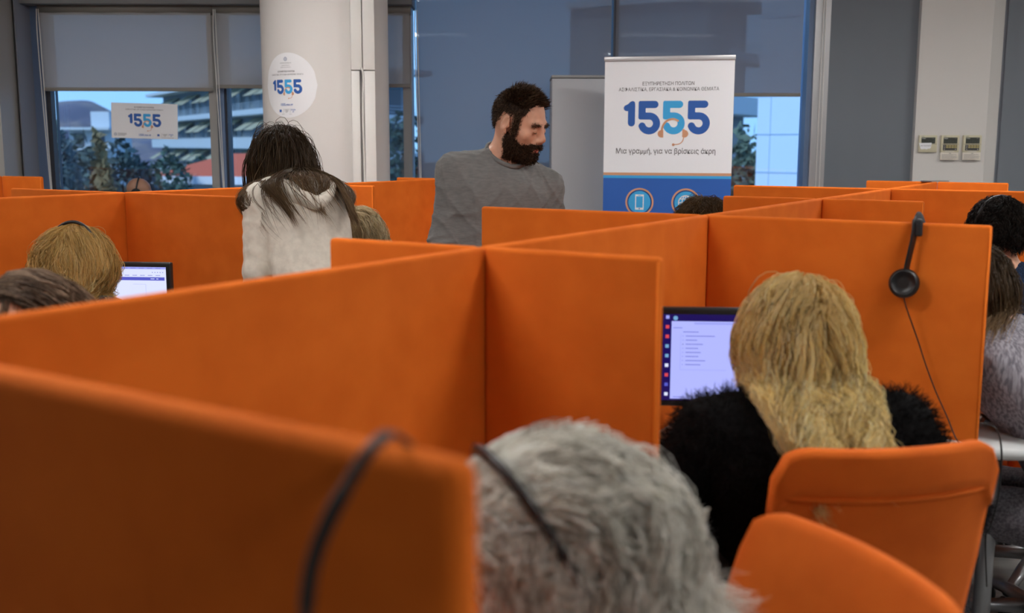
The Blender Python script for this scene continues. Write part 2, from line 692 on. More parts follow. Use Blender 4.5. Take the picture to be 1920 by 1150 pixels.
# ------------------------------------------------------------------ roller blinds
def roller(u0, u1, vbot, ztop, fabric, Y, label, v=100, chain=None, tube_on=True, group='roller blinds on the window wall'):
    x0, x1 = X(u0, Y, v), X(u1, Y, v)
    zb = Z(vbot, Y, (u0 + u1) / 2) if vbot else 0.62
    e = empty('roller_blind', ((x0 + x1) / 2, Y, zb), 0, label, 'blind', group)
    w = (x1 - x0) / 2
    b = bmesh.new()
    n = 24
    for k in range(n):   # gently waving cloth
        pass
    vv = []
    for k in range(n + 1):
        x = -w + 2 * w * k / n
        vv.append([b.verts.new((x, .002 * math.sin(k * .9), zz)) for zz in (0, (ztop - zb) * .5, ztop - zb)])
    for k in range(n):
        for j in range(2):
            b.faces.new((vv[k][j], vv[k + 1][j], vv[k + 1][j + 1], vv[k][j + 1]))
    obj('blind_fabric', b, fabric, e, True)
    boxo('bottom_bar', -w, w, -.008, .008, -.012, .014, mat('blind_bar', srgb(128, 124, 118), 0.6), e, .003)
    if tube_on:
        b = bmesh.new()
        tube(b, [(-w - .01, .03, ztop - zb + .01), (w + .01, .03, ztop - zb + .01)], .045, 20)
        obj('roller_tube', b, mat('blind_tube', srgb(120, 116, 110), 0.6), e, True)
    if chain is not None:
        tubeo('pull_chain', spline([(chain, -.02, ztop - zb), (chain - .004, -.02, .3), (chain + .02, -.02, -.6), (chain + .035, -.02, -.9), (chain + .03, -.02, -.6), (chain + .012, -.02, ztop - zb)], 5), .0035, PLASTIC_W, e, 5)
    return e


zt = Z(14, BY)
roller(78, 397, 168, zt - .02, BLIND_L, BY, 'grey roller blind lowered over the upper half of the leftmost window', chain=-.62)
roller(404, 640, 163, zt - .02, BLIND_L, BY, 'grey roller blind behind the left side of the round column', chain=-.45)
roller(650, 768, 161, zt - .02, BLIND_L, BY, 'narrow strip of grey roller blind right of the round column', chain=.27)
roller(781, 1146, None, 2.95, BLIND_C, BY + .05, 'see-through blue grey blind fully lowered behind the standing man')
roller(1154, 1504, 178, 2.95, BLIND_C, BY + .05, 'half-lowered blue grey blind above the banner')
roller(1545, 1722, None, 2.95, BLIND_D, BY + .02, 'dark grey fully lowered blind left of the white pilaster', chain=-.36)
roller(1886, 2010, None, 2.95, BLIND_D, BY + .02, 'dark grey fully lowered blind right of the white pilaster')

# ------------------------------------------------------------------ ceiling lights
lf = None
LIGHTM = mat('light_diffuser', srgb(255, 250, 240), 0.5, emit=(1.0, 0.985, 0.965, 1), estr=LAMP)
for ix, x in enumerate((-4.4, -1.2, 2.0, 4.8)):
    for iy, y in enumerate((-0.9, 1.9, 5.3)):
        if iy == 0 and ix != 2:
            continue
        if lf is None:
            lf = empty('ceiling_light', (0, 0, 2.94), 0, 'long white fluorescent ceiling light', 'ceiling light', 'ceiling lights')
            boxo('housing', -.62, .62, -.15, .15, 0, .06, PLASTIC_W, lf, .004)
            boxo('diffuser', -.59, .59, -.12, .12, -.012, -.001, LIGHTM, lf)
            o = lf
        else:
            o = copy_tree(lf)
        o.location = (x, y, 2.94)
        o['label'] = 'long white fluorescent ceiling light outside the picture'

# ------------------------------------------------------------------ partitions and desks
sd = Vector((math.sin(.5495), math.cos(.5495), 0))
wd = Vector((math.cos(.5495), -math.sin(.5495), 0))
SP, SHW, LGW = 1.2126, .3923, .7868
J0 = Vector((-.061, 2.1386, 0))
K0 = Vector((-1.6676, 4.6074, 0))
TOP, BOT = 1.32, .70
J = lambda n: J0 + sd * SP * n
K = lambda n: K0 + sd * SP * n
TH = .026


def panel(p0, p1, label, group, ends=(False, True), z0=BOT, z1=TOP, th=TH, p1b=None, bev=.009):
    p0, p1 = Vector(p0), Vector(p1)
    d = p1 - p0
    d.z = 0
    L = d.length
    a = math.atan2(d.y, d.x)
    e = empty('desk_partition', (p0.x, p0.y, z0), a, label, 'partition', group)
    h = z1 - z0
    b = bmesh.new()
    box(b, 0.0, L, -th / 2, th / 2, 0, h, None, bev, 4)
    o = obj('fabric_panel', b, ORANGE, e)
    smooth_angle(o, 50)
    for k, en in enumerate(ends):
        if en:
            x = L - .003 if k else .003
            tubeo('edge_seam', [(x, -th / 2 + .001, .01), (x, -th / 2 - .0005, h * .5), (x, -th / 2 + .001, h - .008)], .0018, ORANGE_SEAM, e, 6)
    return e


gJ = 'orange partitions of the long desk row'
gK = 'orange partitions of the back left desk row'
hw = TH / 2
fm = atz(0, 678, TOP)
fr = atz(884, 866, TOP)
fdir = (fr - fm).normalized()
jm = J(-1)
panel(jm + fdir * .012, fr, 'very close out-of-focus orange partition filling the lower left corner', gJ, (False, False), th=.034, bev=.015)
names_s = ['long orange spine panel rising from the left edge to the near panel crossing',
           'orange spine panel between the near crossing and the headphones partition',
           'short-looking orange spine panel behind the headphones partition',
           'orange spine panel in front of the long far right partition',
           'farthest orange spine panel, ending below the wall controllers']
for i in range(-1, 4):
    panel(J(i) + sd * .001, J(i + 1) - sd * .001, names_s[i + 1], gJ, (False, False))
panel(J(0) + wd * hw, J(0) + wd * SHW, 'short orange partition in the middle, just above the white-haired head', gJ)
panel(J(0) - wd * hw, J(0) - wd * SHW, 'short orange partition left of the near crossing, in front of the hoodie', gJ)
panel(J(1) + wd * hw, J(1) + wd * LGW, 'long orange partition with black headphones hanging over it', gJ)
panel(J(1) - wd * hw, J(1) - wd * LGW, 'long orange partition in front of the man in the grey sweater', gJ)
panel(J(2) + wd * hw, J(2) + wd * SHW, 'short orange partition right of the third crossing', gJ)
panel(J(2) - wd * hw, J(2) - wd * SHW, 'short orange partition right of the brown curly head', gJ)
panel(J(3) + wd * hw, J(3) + wd * LGW, 'long orange partition behind the dark curly-haired man', gJ)
panel(J(3) - wd * hw, J(3) - wd * LGW, 'long orange partition just below the half-open right window', gJ)
panel(J(4) + wd * hw, J(4) + wd * SHW, 'farthest short orange partition right, under the white pilaster', gJ)
panel(J(4) - wd * hw, J(4) - wd * SHW, 'farthest short orange partition left of the white pilaster', gJ)

kn = ['orange spine panel running from the left edge to the back left crossing',
      'orange spine panel behind the woman in the cream hoodie',
      'orange spine panel ending beside the standing man']
for i in range(-1, 2):
    panel(K(i) + sd * .001, K(i + 1) - sd * .001, kn[i + 1], gK, (False, False))
panel(K(0) + wd * hw, K(0) + wd * .80, 'orange partition behind the left monitor, left of the hoodie', gK)
panel(K(0) - wd * hw, K(0) - wd * LGW, 'orange partition nearly edge-on below the bald head', gK)
panel(K(1) + wd * hw, K(1) + wd * SHW, 'short orange partition right of the cream hoodie, below the cable duct', gK)
panel(K(1) - wd * hw, K(1) - wd * SHW, 'short orange partition hidden beyond the back left spine', gK)
panel(K(2) + wd * hw, K(2) + wd * (LGW + .02), 'orange partition passing behind the grey sweater', gK)
panel(K(2) - wd * hw, K(2) - wd * SHW, 'orange partition under the narrow window strip', gK)
panel(K(-1) + wd * hw, K(-1) + wd * SHW, 'short orange partition behind the forehead at the left edge', gK)
# third row, far left corner
Q = atz(3, 330, TOP)
Qe = atz(79, 331.5, TOP)
panel(Q + (Qe - Q).normalized() * hw, Qe, 'small orange partition at the far left edge by the window', 'orange partitions of the far left desk row')
panel(Q - sd * SP, Q - sd * .002, 'orange spine panel at the far left edge of the picture', 'orange partitions of the far left desk row', (False, False))


def desk(p, side, label, grp, corner=1):
    """corner worktop; p near junction, side +1 right of the spine, -1 left; corner 1 = at the far junction, 0 = at the near one"""
    a = math.atan2(sd.y, sd.x)
    e = empty('desk', (p.x, p.y, 0), a, label, 'desk', grp)
    D = LGW - .03
    pl = [(.02, .02), (SP - .02, .02), (SP - .02, D), (SP - .36, D), (SP - .42, .55), (SP - .58, .36), (SP - .75, .29), (.02, .29)]
    if not corner:
        pl = [(SP - x, y) for x, y in pl]
    pl = [(x, -side * y) for x, y in pl]
    b = bmesh.new()
    f = b.faces.new([b.verts.new((x, y, .718)) for x, y in pl])
    r = bmesh.ops.extrude_face_region(b, geom=[f])
    for v in r['geom']:
        if isinstance(v, bmesh.types.BMVert):
            v.co.z = .743
    obj('desktop', b, DESKM, e)
    cx = (lambda x: x) if corner else (lambda x: SP - x)
    for x, y in ((.1, .24), (SP - .1, .10), (SP - .08, D - .08), (SP - .62, .28)):
        x, y = cx(x), -side * y
        boxo('leg', x - .02, x + .02, y - .02, y + .02, .0, .717, METALG, e, .003)
    return e


dr = 'desks of the long row, right side'
dl = 'desks of the long row, left side'
for i, lb in zip(range(-1, 4), ('pale grey desk in front of the white-haired woman', 'pale grey desk of the blonde woman in black',
                                'pale grey desk behind the headphones partition, beside the grey tee', 'pale grey desk in front of the dark curly-haired man',
                                'pale grey desk at the far right behind the long partition')):
    desk(J(i), 1, lb, dr, (i + 2) % 2 == 0)
for i, lb in zip(range(-1, 4), ('pale grey desk left of the near spine panel', 'pale grey desk left of the second spine panel',
                                'pale grey desk before the brown curly head', 'pale grey desk on the far side of the third spine panel',
                                'pale grey desk nearest the banner')):
    desk(J(i), -1, lb, dl, (i + 2) % 2 == 0)
for i, lb in zip(range(-1, 2), ('pale grey desk under the left monitor', 'pale grey desk in front of the cream hoodie', 'pale grey desk behind the man in the grey sweater')):
    desk(K(i), 1, lb, 'desks of the back left row', (i + 1) % 2 == 0)

# round end of a side table by the right partition
b = bmesh.new()
lathe(b, [(.13, 0), (.145, .008), (.145, .03), (.135, .036)], 40)
st = empty('side_table', (1.33, 2.86, 0), 0, 'small white round-cornered table end beside the headphones partition', 'table')
o = obj('table_top', b, mat('white_laminate', srgb(205, 208, 208), 0.45), st, True)
o.location = (0, 0, .70)
tubeo('leg', [(0, 0, 0), (0, 0, .70)], .025, METALG, st)


# ------------------------------------------------------------------ monitors
SCRB = mat('screen_desktop', (0, 0, 0, 1), 0.3, emit=srgb(26, 14, 84), estr=1)
SCRW = mat('screen_window', (0, 0, 0, 1), 0.3, emit=srgb(172, 178, 252), estr=1)
SCRG = mat('screen_line', (0, 0, 0, 1), 0.3, emit=srgb(118, 122, 196), estr=1)
SCRL = mat('screen_bar', (0, 0, 0, 1), 0.3, emit=srgb(150, 156, 232), estr=1)
SCRN = mat('screen_nav', (0, 0, 0, 1), 0.3, emit=srgb(84, 88, 190), estr=1)
SCRP = mat('screen_page', (0, 0, 0, 1), 0.3, emit=srgb(214, 220, 250), estr=1)
SCRR = mat('screen_icon_red', (0, 0, 0, 1), 0.3, emit=srgb(210, 70, 80), estr=1)
SCRC = mat('screen_icon_cyan', (0, 0, 0, 1), 0.3, emit=srgb(110, 160, 200), estr=1)


def monitor(loc, yaw, w, h, label, kind):
    e = empty('monitor', loc, yaw, label, 'monitor', 'flat computer monitors')
    zc = .10 + h / 2
    b = bmesh.new()
    box(b, -w / 2, w / 2, .0, .03, zc - h / 2, zc + h / 2, None, .006, 3)
    box(b, -w * .35, w * .35, .028, .055, zc - h * .32, zc + h * .3, None, .008, 2)
    o = obj('casing', b, BLACK, e)
    smooth_angle(o)
    bz = .017
    sw, sh = w / 2 - bz, h / 2 - bz
    g = Graphic(lambda x, y, L: (x, -.0008 - L * .0004, zc + y))
    if kind == 'menu':
        g.rect(-sw, sw, -sh, sh, SCRB, 0)
        g.rect(-sw + .022, sw, -sh + .004, sh - .018, SCRW, 1)
        g.rect(-sw + .024, -sw + .075, sh - .027, sh - .020, SCRW, 2)
        g.rect(-sw + .080, sw, sh - .026, sh - .021, SCRL, 2)
        g.rect(-sw + .026, -sw + .05, sh - .0365, sh - .0345, SCRG, 2)
        x0 = -sw + .046
        g.rect(x0, x0 + .12, sh - .147, sh - .1458, SCRL, 3)
        g.rect(x0, x0 + .0012, sh - .147, sh - .05, SCRL, 3)
        wl = (.04, .075, .03, .045, .033, .04, .034, .052, .04)
        for k, ww in enumerate(wl):
            y = sh - .046 - k * .0108
            xs = x0 + .006 if k == 0 else x0 + .013
            g.rect(xs, xs + ww, y - .0012, y + .0012, SCRG, 3)
            if k:
                g.rect(x0 + .005, x0 + .0075, y - .001, y + .001, SCRG if k != 3 else BLACK, 3)
        for k, m in enumerate((SCRL, SCRR, SCRR, SCRC, SCRC, SCRP, SCRR, SCRN, SCRP)):
            g.rect(-sw + .007, -sw + .016, sh - .012 - k * .0255, sh - .003 - k * .0255, m, 2)
        g.disc(-sw + .032, sh - .010, .006, SCRC, 2, 12)
        g.rect(-sw + .03, -sw + .06, -sh + .008, -sh + .010, SCRG, 2)
    else:
        g.rect(-sw, sw, -sh, sh, SCRP, 0)
        g.rect(-sw, sw, sh - .008, sh, SCRL, 1)
        for k in range(6):
            g.rect(sw - .20 + k * .032, sw - .18 + k * .032, sh - .0055, sh - .0035, SCRG, 2)
            g.rect(sw - .19 + k * .03, sw - .172 + k * .03, sh - .0325, sh - .0305, SCRG, 2)
        for k in range(5):
            g.disc(sw - .012 - k * .010, sh - .020, .0018, SCRG, 2, 8)
        g.rect(-sw, sw - .006, sh - .0505, sh - .038, SCRN, 1)
        g.rect(sw - .06, sw - .045, sh - .0455, sh - .0430, SCRP, 2)
        g.rect(sw - .038, sw - .03, sh - .0455, sh - .0430, SCRP, 2)
        g.stroke([(sw - .13, sh - .065), (sw - .08, sh - .065), (sw - .08, sh - .2)], .0008, SCRL, 1, False)
    g.build('screen', e)
    b = bmesh.new()
    box(b, -.03, .03, .03, .05, .01, zc, None, .004, 2)
    obj('stand_neck', b, BLACK, e)
    b = bmesh.new()
    lathe(b, [(.11, 0), (.11, .006), (.095, .012)], 32)
    o = obj('stand_base', b, BLACK, e, True)
    o.location = (0, .03, 0)
    return e


monitor((.595, 2.72, .745), R(-4), .44, .262, 'black monitor with lilac menu screen in front of the blonde woman in black', 'menu')
p = at(322, 492, 3.98)
monitor((p.x - .215, 3.98, .745), R(-5), .43, p.z - .745 - .10, 'black monitor with blue bar screen beside the blonde head at left', 'page')

# ------------------------------------------------------------------ chairs
def chair_back_mesh(w, h, curve=.05, thick=.035, top_r=.06, lean=.12, flap=True):
    """curved upholstered back in local x (width), z (height), facing +y; returns bmesh"""
    b = bmesh.new()
    nx, nz = 22, 42
    grid = {}
    for s, yy in ((0, -thick / 2), (1, thick / 2)):
        for i in range(nx + 1):
            for k in range(nz + 1):
                u = -1 + 2 * i / nx
                t = k / nz
                wid = w / 2 * (.90 + .10 * min(1, t * 1.6))
                z = t * h
                # rounded top corners
                x = u * wid
                ed = max(0, abs(x) - (wid - top_r))
                zt = h - (top_r - math.sqrt(max(0, top_r ** 2 - ed ** 2))) if ed > 0 else h
                z = t * zt
                y = -curve * (1 - u * u) - lean * t ** 1.5
                pin = (1 - (abs(u)) ** 8) * (1 - t ** 14)
                fl = 0
                if flap and t > .835:
                    fl = -.010 if s == 0 else .006
                grid[s, i, k] = b.verts.new((x, y + yy * (.35 + .65 * pin) + fl, z))
    for i in range(nx):
        for k in range(nz):
            b.faces.new([grid[0, i, k], grid[0, i + 1, k], grid[0, i + 1, k + 1], grid[0, i, k + 1]])
            b.faces.new([grid[1, i, k], grid[1, i, k + 1], grid[1, i + 1, k + 1], grid[1, i + 1, k]])
    for k in range(nz):
        for i in (0, nx):
            q = [grid[0, i, k], grid[0, i, k + 1], grid[1, i, k + 1], grid[1, i, k]]
            b.faces.new(q)
    for i in range(nx):
        b.faces.new([grid[0, i, nz], grid[0, i + 1, nz], grid[1, i + 1, nz], grid[1, i, nz]])
        b.faces.new([grid[0, i, 0], grid[0, i + 1, 0], grid[1, i + 1, 0], grid[1, i, 0]])
    return b


def make_chair(w=.46, h=.56, zb=.44, flap=True, **kw):
    """orange office chair; origin on the floor under the seat, faces +y"""
    e = empty('office_chair')
    o = obj('backrest', chair_back_mesh(w, h, flap=flap, **kw), ORANGE_CH, e, True)
    o.location = (0, -.22, zb)
    if flap:   # hem of the cover folded over the top
        cv, ln_, th_ = kw.get('curve', .05), kw.get('lean', .12), kw.get('thick', .035)
        t_ = .828
        hp__ = [(u_ * w / 2 * .998, -cv * (1 - u_ * u_) - ln_ * t_ ** 1.5 - th_ / 2 * (.35 + .65 * (1 - abs(u_) ** 8)) - .003, t_ * h) for u_ in np.linspace(-1, 1, 21)]
        hm = tubeo('cover_hem', hp__, .0055, ORANGE_CH, o, 8)
    b = bmesh.new()
    box(b, -w / 2, w / 2, -.22, .24, .42, .50, None, .03, 4)
    s = obj('seat', b, ORANGE_CH, e)
    smooth_angle(s, 60)
    b = bmesh.new()
    lathe(b, [(.028, .10), (.028, .28), (.02, .28), (.02, .42)], 20)
    obj('gas_lift', b, METALG, e, True)
    b = bmesh.new()
    for k in range(5):
        a = 2 * math.pi * k / 5 + .3
        tube(b, [(0, 0, .12), (.16 * math.cos(a), .16 * math.sin(a), .105), (.31 * math.cos(a), .31 * math.sin(a), .075)], [.026, .022, .016], 8, True, (1, 1.0))
    obj('star_base', b, METALG, e, True)
    for k in range(5):
        a = 2 * math.pi * k / 5 + .3
        cx, cy = .31 * math.cos(a), .31 * math.sin(a)
        b = bmesh.new()
        M = Matrix.Translation((cx, cy, .03)) @ Matrix.Rotation(a, 4, 'Z') @ Matrix.Rotation(R(90), 4, 'X')
        lathe(b, [(.022, -.022), (.030, -.016), (.030, -.004), (.016, -.003), (.016, .003), (.030, .004), (.030, .016), (.022, .022)], 18, M)
        obj('caster', b, BLACK, e, True)
    for sx_ in (-1, 1):
        x = sx_ * (w / 2 + .035)
        b = bmesh.new()
        box(b, x - .035, x + .035, -.12, .14, .665, .70, None, .015, 3)
        a_ = obj('armrest', b, BLACKF, e)
        smooth_angle(a_, 60)
        b = bmesh.new()
        box(b, x - .012, x + .012, -.02, .03, .46, .67, None, .004)
        box(b, min(x, sx_ * .12), max(x, sx_ * .12), -.02, .03, .40, .42, None, .004)
        obj('arm_post', b, BLACK, e)
    return e


def place(e, x, y, rz, label, group='orange office chairs'):
    e.location = (x, y, 0)
    e.rotation_euler = (0, 0, rz)
    return tag(e, label, 'chair', group)


# the chair behind the blonde woman
ch = make_chair(.44, .545, .44, lean=.07)
ch2 = make_chair(.46, .56, .42, flap=False, curve=.05, top_r=.07, thick=.045)


def place_by_corners(e, A, B, w, back, flipx, label):
    """A and B: the two upper back corners; the seat goes in front of them"""
    d = (B - A)
    d.z = 0
    d.normalize()
    yaw = math.atan2(d.y, d.x)
    ctr = A + d * w / 2
    f_ = Vector((-math.sin(yaw), math.cos(yaw), 0))
    o_ = ctr + f_ * back
    place(e, o_.x, o_.y, yaw, label)


place_by_corners(ch, atz(1452, 832, .992), atz(1866, 812, .992), .44, .29, 1, 'orange chair back with folded top cover behind the blonde woman in black')
place_by_corners(ch2, atz(1790, 1165, .975) + (atz(1790, 1165, .975) - atz(1440, 972, .975)).normalized() * .03, atz(1440, 972, .975), .46, .34, 1, 'nearest orange chair, blurred and turned sideways at the bottom right')
for x, y, rz, lb in ((1.83, 3.55, -5, 'orange chair of the dark curly-haired man in navy'),
                     (1.62, 3.12, 75, 'orange chair under the woman in the grey ribbed tee'),
                     (-1.40, 3.35, -15, 'orange chair hidden under the blonde woman at left'),
                     (-.85, 2.45, 150, 'orange chair under the woman whose forehead shows at the left edge'),
                     (.76, 4.62, -30, 'orange chair under the person with brown frizzy hair'),
                     (-.60, 5.2, 150, 'orange chair behind the cream hoodie')):
    place(copy_tree(ch), x, y, R(rz), lb)


# ------------------------------------------------------------------ implicit surfaces for bodies and clothes
class Field:
    def __init__(s, lo, hi, h):
        s.h = h
        s.lo = np.array(lo, float)
        n = np.ceil((np.array(hi) - s.lo) / h).astype(int) + 1
        s.n = n
        s.ax = [s.lo[i] + h * np.arange(n[i]) for i in range(3)]
        s.F = np.full(n, 0.2, dtype=np.float32)

    def sl(s, lo, hi):
        a = np.clip(np.floor((np.array(lo) - s.lo) / s.h).astype(int), 0, s.n - 1)
        b = np.clip(np.ceil((np.array(hi) - s.lo) / s.h).astype(int) + 1, 1, s.n)
        return a, b

    def ev(s, lo, hi, fn, k=0.02, mode='add'):
        mg = k + 3 * s.h
        a, b = s.sl(np.array(lo) - mg, np.array(hi) + mg)
        if (b <= a).any():
            return
        x = s.ax[0][a[0]:b[0]][:, None, None]
        y = s.ax[1][a[1]:b[1]][None, :, None]
        z = s.ax[2][a[2]:b[2]][None, None, :]
        d = fn(x, y, z)
        A = s.F[a[0]:b[0], a[1]:b[1], a[2]:b[2]]
        if mode == 'add':
            if k > 0:
                hh = np.maximum(k - np.abs(A - d), 0) / k
                A[...] = np.minimum(A, d) - hh * hh * k * .25
            else:
                A[...] = np.minimum(A, d)
        elif mode == 'sub':
            d = -d
            if k > 0:
                hh = np.maximum(k - np.abs(A - d), 0) / k
                A[...] = np.maximum(A, d) + hh * hh * k * .25
            else:
                A[...] = np.maximum(A, d)
        elif mode == 'disp':
            A[...] = A + d

    def cap(s, a, b, ra, rb=None, k=.02, flat=None, mode='add', rib=None):
        a, b = np.array(a, float), np.array(b, float)
        rb = ra if rb is None else rb
        ab = b - a
        L2 = max((ab ** 2).sum(), 1e-9)
        rm = max(ra, rb) + (rib[0] if rib else 0)

        def fn(x, y, z):
            px, py, pz = x - a[0], y - a[1], z - a[2]
            t = np.clip((px * ab[0] + py * ab[1] + pz * ab[2]) / L2, 0, 1)
            qx, qy, qz = px - t * ab[0], py - t * ab[1], pz - t * ab[2]
            q2 = qx * qx + qy * qy + qz * qz
            if flat is not None:
                n, f = flat
                qn = qx * n[0] + qy * n[1] + qz * n[2]
                q2 = q2 + (f * f - 1) * qn * qn
            r = ra + (rb - ra) * t
            if rib:
                r = r + rib[0] * np.sin(t * math.sqrt(L2) / rib[1] * 2 * math.pi + 2.2 * np.sin(x * 23 + y * 17) + rib[2])
            return np.sqrt(q2) - r
        s.ev(np.minimum(a, b) - rm, np.maximum(a, b) + rm, fn, k, mode)

    def ell(s, c, r, M=None, k=.02, mode='add'):
        c = np.array(c, float)
        r = np.array(r, float)
        M = np.eye(3) if M is None else np.array(M)
        rm = r.max()

        def fn(x, y, z):
            px, py, pz = x - c[0], y - c[1], z - c[2]
            q = [M[0, i] * px + M[1, i] * py + M[2, i] * pz for i in range(3)]
            k0 = np.sqrt(sum((q[i] / r[i]) ** 2 for i in range(3)))
            k1 = np.sqrt(sum((q[i] / r[i] ** 2) ** 2 for i in range(3))) + 1e-9
            return k0 * (k0 - 1) / k1
        s.ev(c - rm, c + rm, fn, k, mode)

    def folds(s, amp, sc, seed=0, n=7, lo=None, hi=None):
        g = np.random.default_rng(seed)
        D = g.normal(size=(n, 3))
        D /= np.linalg.norm(D, axis=1)[:, None]
        fr = sc * (0.6 + g.random(n) * 1.2)
        ph = g.random(n) * 6.28

        def fn(x, y, z):
            w = .012 * np.sin(21 * x + 3 * z) + .012 * np.sin(17 * z + 5 * y)
            t = 0
            for i in range(n):
                a = np.sin((D[i, 0] * x + D[i, 1] * y + D[i, 2] * z + w) * fr[i] + ph[i])
                t = t + (1 - np.abs(a)) ** 3
            return -amp * (t / n - .25) * 2
        s.ev(s.lo if lo is None else lo, s.lo + s.n * s.h if hi is None else hi, fn, 0, 'disp')

    def mesh(s):
        Fv = s.F
        h = s.h
        ins = Fv < 0
        nx, ny, nz = Fv.shape
        cnt = np.zeros((nx - 1, ny - 1, nz - 1), dtype=np.int8)
        corners = [(i, j, k) for i in (0, 1) for j in (0, 1) for k in (0, 1)]
        for i, j, k in corners:
            cnt += ins[i:nx - 1 + i, j:ny - 1 + j, k:nz - 1 + k]
        act = (cnt > 0) & (cnt < 8)
        ii = np.argwhere(act)
        idx = np.full(act.shape, -1, dtype=np.int64)
        idx[act] = np.arange(len(ii))
        vals = {c: Fv[ii[:, 0] + c[0], ii[:, 1] + c[1], ii[:, 2] + c[2]] for c in corners}
        P = np.zeros((len(ii), 3))
        N = np.zeros(len(ii))
        for c in corners:
            for ax in range(3):
                if c[ax] == 0:
                    c2 = list(c)
                    c2[ax] = 1
                    c2 = tuple(c2)
                    a, b = vals[c], vals[c2]
                    m = (a < 0) != (b < 0)
                    t = np.where(m, a / np.where(m, a - b, 1), 0)
                    p = np.tile(np.array(c, float), (len(ii), 1))
                    p[:, ax] += t
                    P += p * m[:, None]
                    N += m
        V = s.lo + (ii + P / N[:, None]) * h
        faces = []
        for ax in range(3):
            o1, o2 = [(1, 2), (2, 0), (0, 1)][ax]
            sa = [slice(None)] * 3
            sb = [slice(None)] * 3
            sa[ax] = slice(0, -1)
            sb[ax] = slice(1, None)
            A, B = ins[tuple(sa)], ins[tuple(sb)]
            for sign in (0, 1):
                m = (A & ~B) if sign == 0 else (~A & B)
                e = np.argwhere(m)
                ok = (e[:, o1] > 0) & (e[:, o2] > 0) & (e[:, o1] < Fv.shape[o1] - 1) & (e[:, o2] < Fv.shape[o2] - 1)
                e = e[ok]
                q = []
                for d1, d2 in ((0, 0), (1, 0), (1, 1), (0, 1)):
                    c = e.copy()
                    c[:, o1] -= d1
                    c[:, o2] -= d2
                    q.append(idx[c[:, 0], c[:, 1], c[:, 2]])
                q = np.stack(q, 1)
                if sign == 1:
                    q = q[:, ::-1]
                faces.append(q)
        Fq = np.concatenate(faces)
        Fq = Fq[(Fq >= 0).all(1)]
        return V, Fq


def smooth_mesh(V, Fq, it=2, lam=.5):
    for _ in range(it):
        A = np.zeros_like(V)
        n = np.zeros(len(V))
        for i in range(4):
            a, b = Fq[:, i], Fq[:, (i + 1) % 4]
            np.add.at(A, a, V[b])
            np.add.at(n, a, 1)
        V = V + lam * (A / np.maximum(n, 1)[:, None] - V)
    return V


def vnormals(V, Fq):
    n = np.cross(V[Fq[:, 2]] - V[Fq[:, 0]], V[Fq[:, 3]] - V[Fq[:, 1]])
    N = np.zeros_like(V)
    for i in range(4):
        np.add.at(N, Fq[:, i], n)
    return N / (np.linalg.norm(N, axis=1)[:, None] + 1e-12)


def nrm(v):
    return v / (np.linalg.norm(v, axis=-1, keepdims=True) + 1e-9)


# ------------------------------------------------------------------ strands
def strands_mesh(name, P, rad, m, parent, tone, taper=.35, ns=3):
    """P (N,S,3)"""
    N, Sg, _ = P.shape
    T = np.zeros_like(P)
    T[:, 1:-1] = P[:, 2:] - P[:, :-2]
    T[:, 0] = P[:, 1] - P[:, 0]
    T[:, -1] = P[:, -1] - P[:, -2]
    T = nrm(T)
    ref = np.tile(np.array([.31, .52, .79]), (N, Sg, 1))
    A = nrm(np.cross(T, ref))
    B = np.cross(T, A)
    t = np.linspace(0, 1, Sg)
    rr = rad[:, None] * np.where(t < .6, 1, 1 - (1 - taper * .3) * ((t - .6) / .4) ** 1.5)[None]
    V = []
    for j in range(ns):
        a = 2 * math.pi * j / ns
        V.append(P + rr[..., None] * (A * math.cos(a) + B * math.sin(a)))
    V = np.stack(V, 2).reshape(-1, 3)
    base = (np.arange(N)[:, None] * Sg + np.arange(Sg - 1)[None]).reshape(-1) * ns
    Fs = []
    for j in range(ns):
        j2 = (j + 1) % ns
        Fs.append(np.stack([base + j, base + j2, base + ns + j2, base + ns + j], 1))
    Fq = np.concatenate(Fs)
    tn = np.repeat(tone, Sg * ns)
    al = np.tile(np.repeat(t, ns), N)
    return np_mesh(name, V, Fq, m, parent, True, {'tone': tn, 'along': al})


def scalp_roots(n, H, rad=(.079, .099, .093), cen=(0, -.012, .032), front=.95, low=-.25, back=.4, rng=None):
    rng = rng or RNG
    out = []
    while sum(len(o) for o in out) < n:
        d = nrm(rng.normal(size=(n * 3, 3)))
        thr = low + np.where(d[:, 1] > 0, front * d[:, 1], back * d[:, 1])
        out.append(d[d[:, 2] > thr])
    d = np.concatenate(out)[:n]
    return np.array(cen) + d * np.array(rad), nrm(d / np.array(rad))


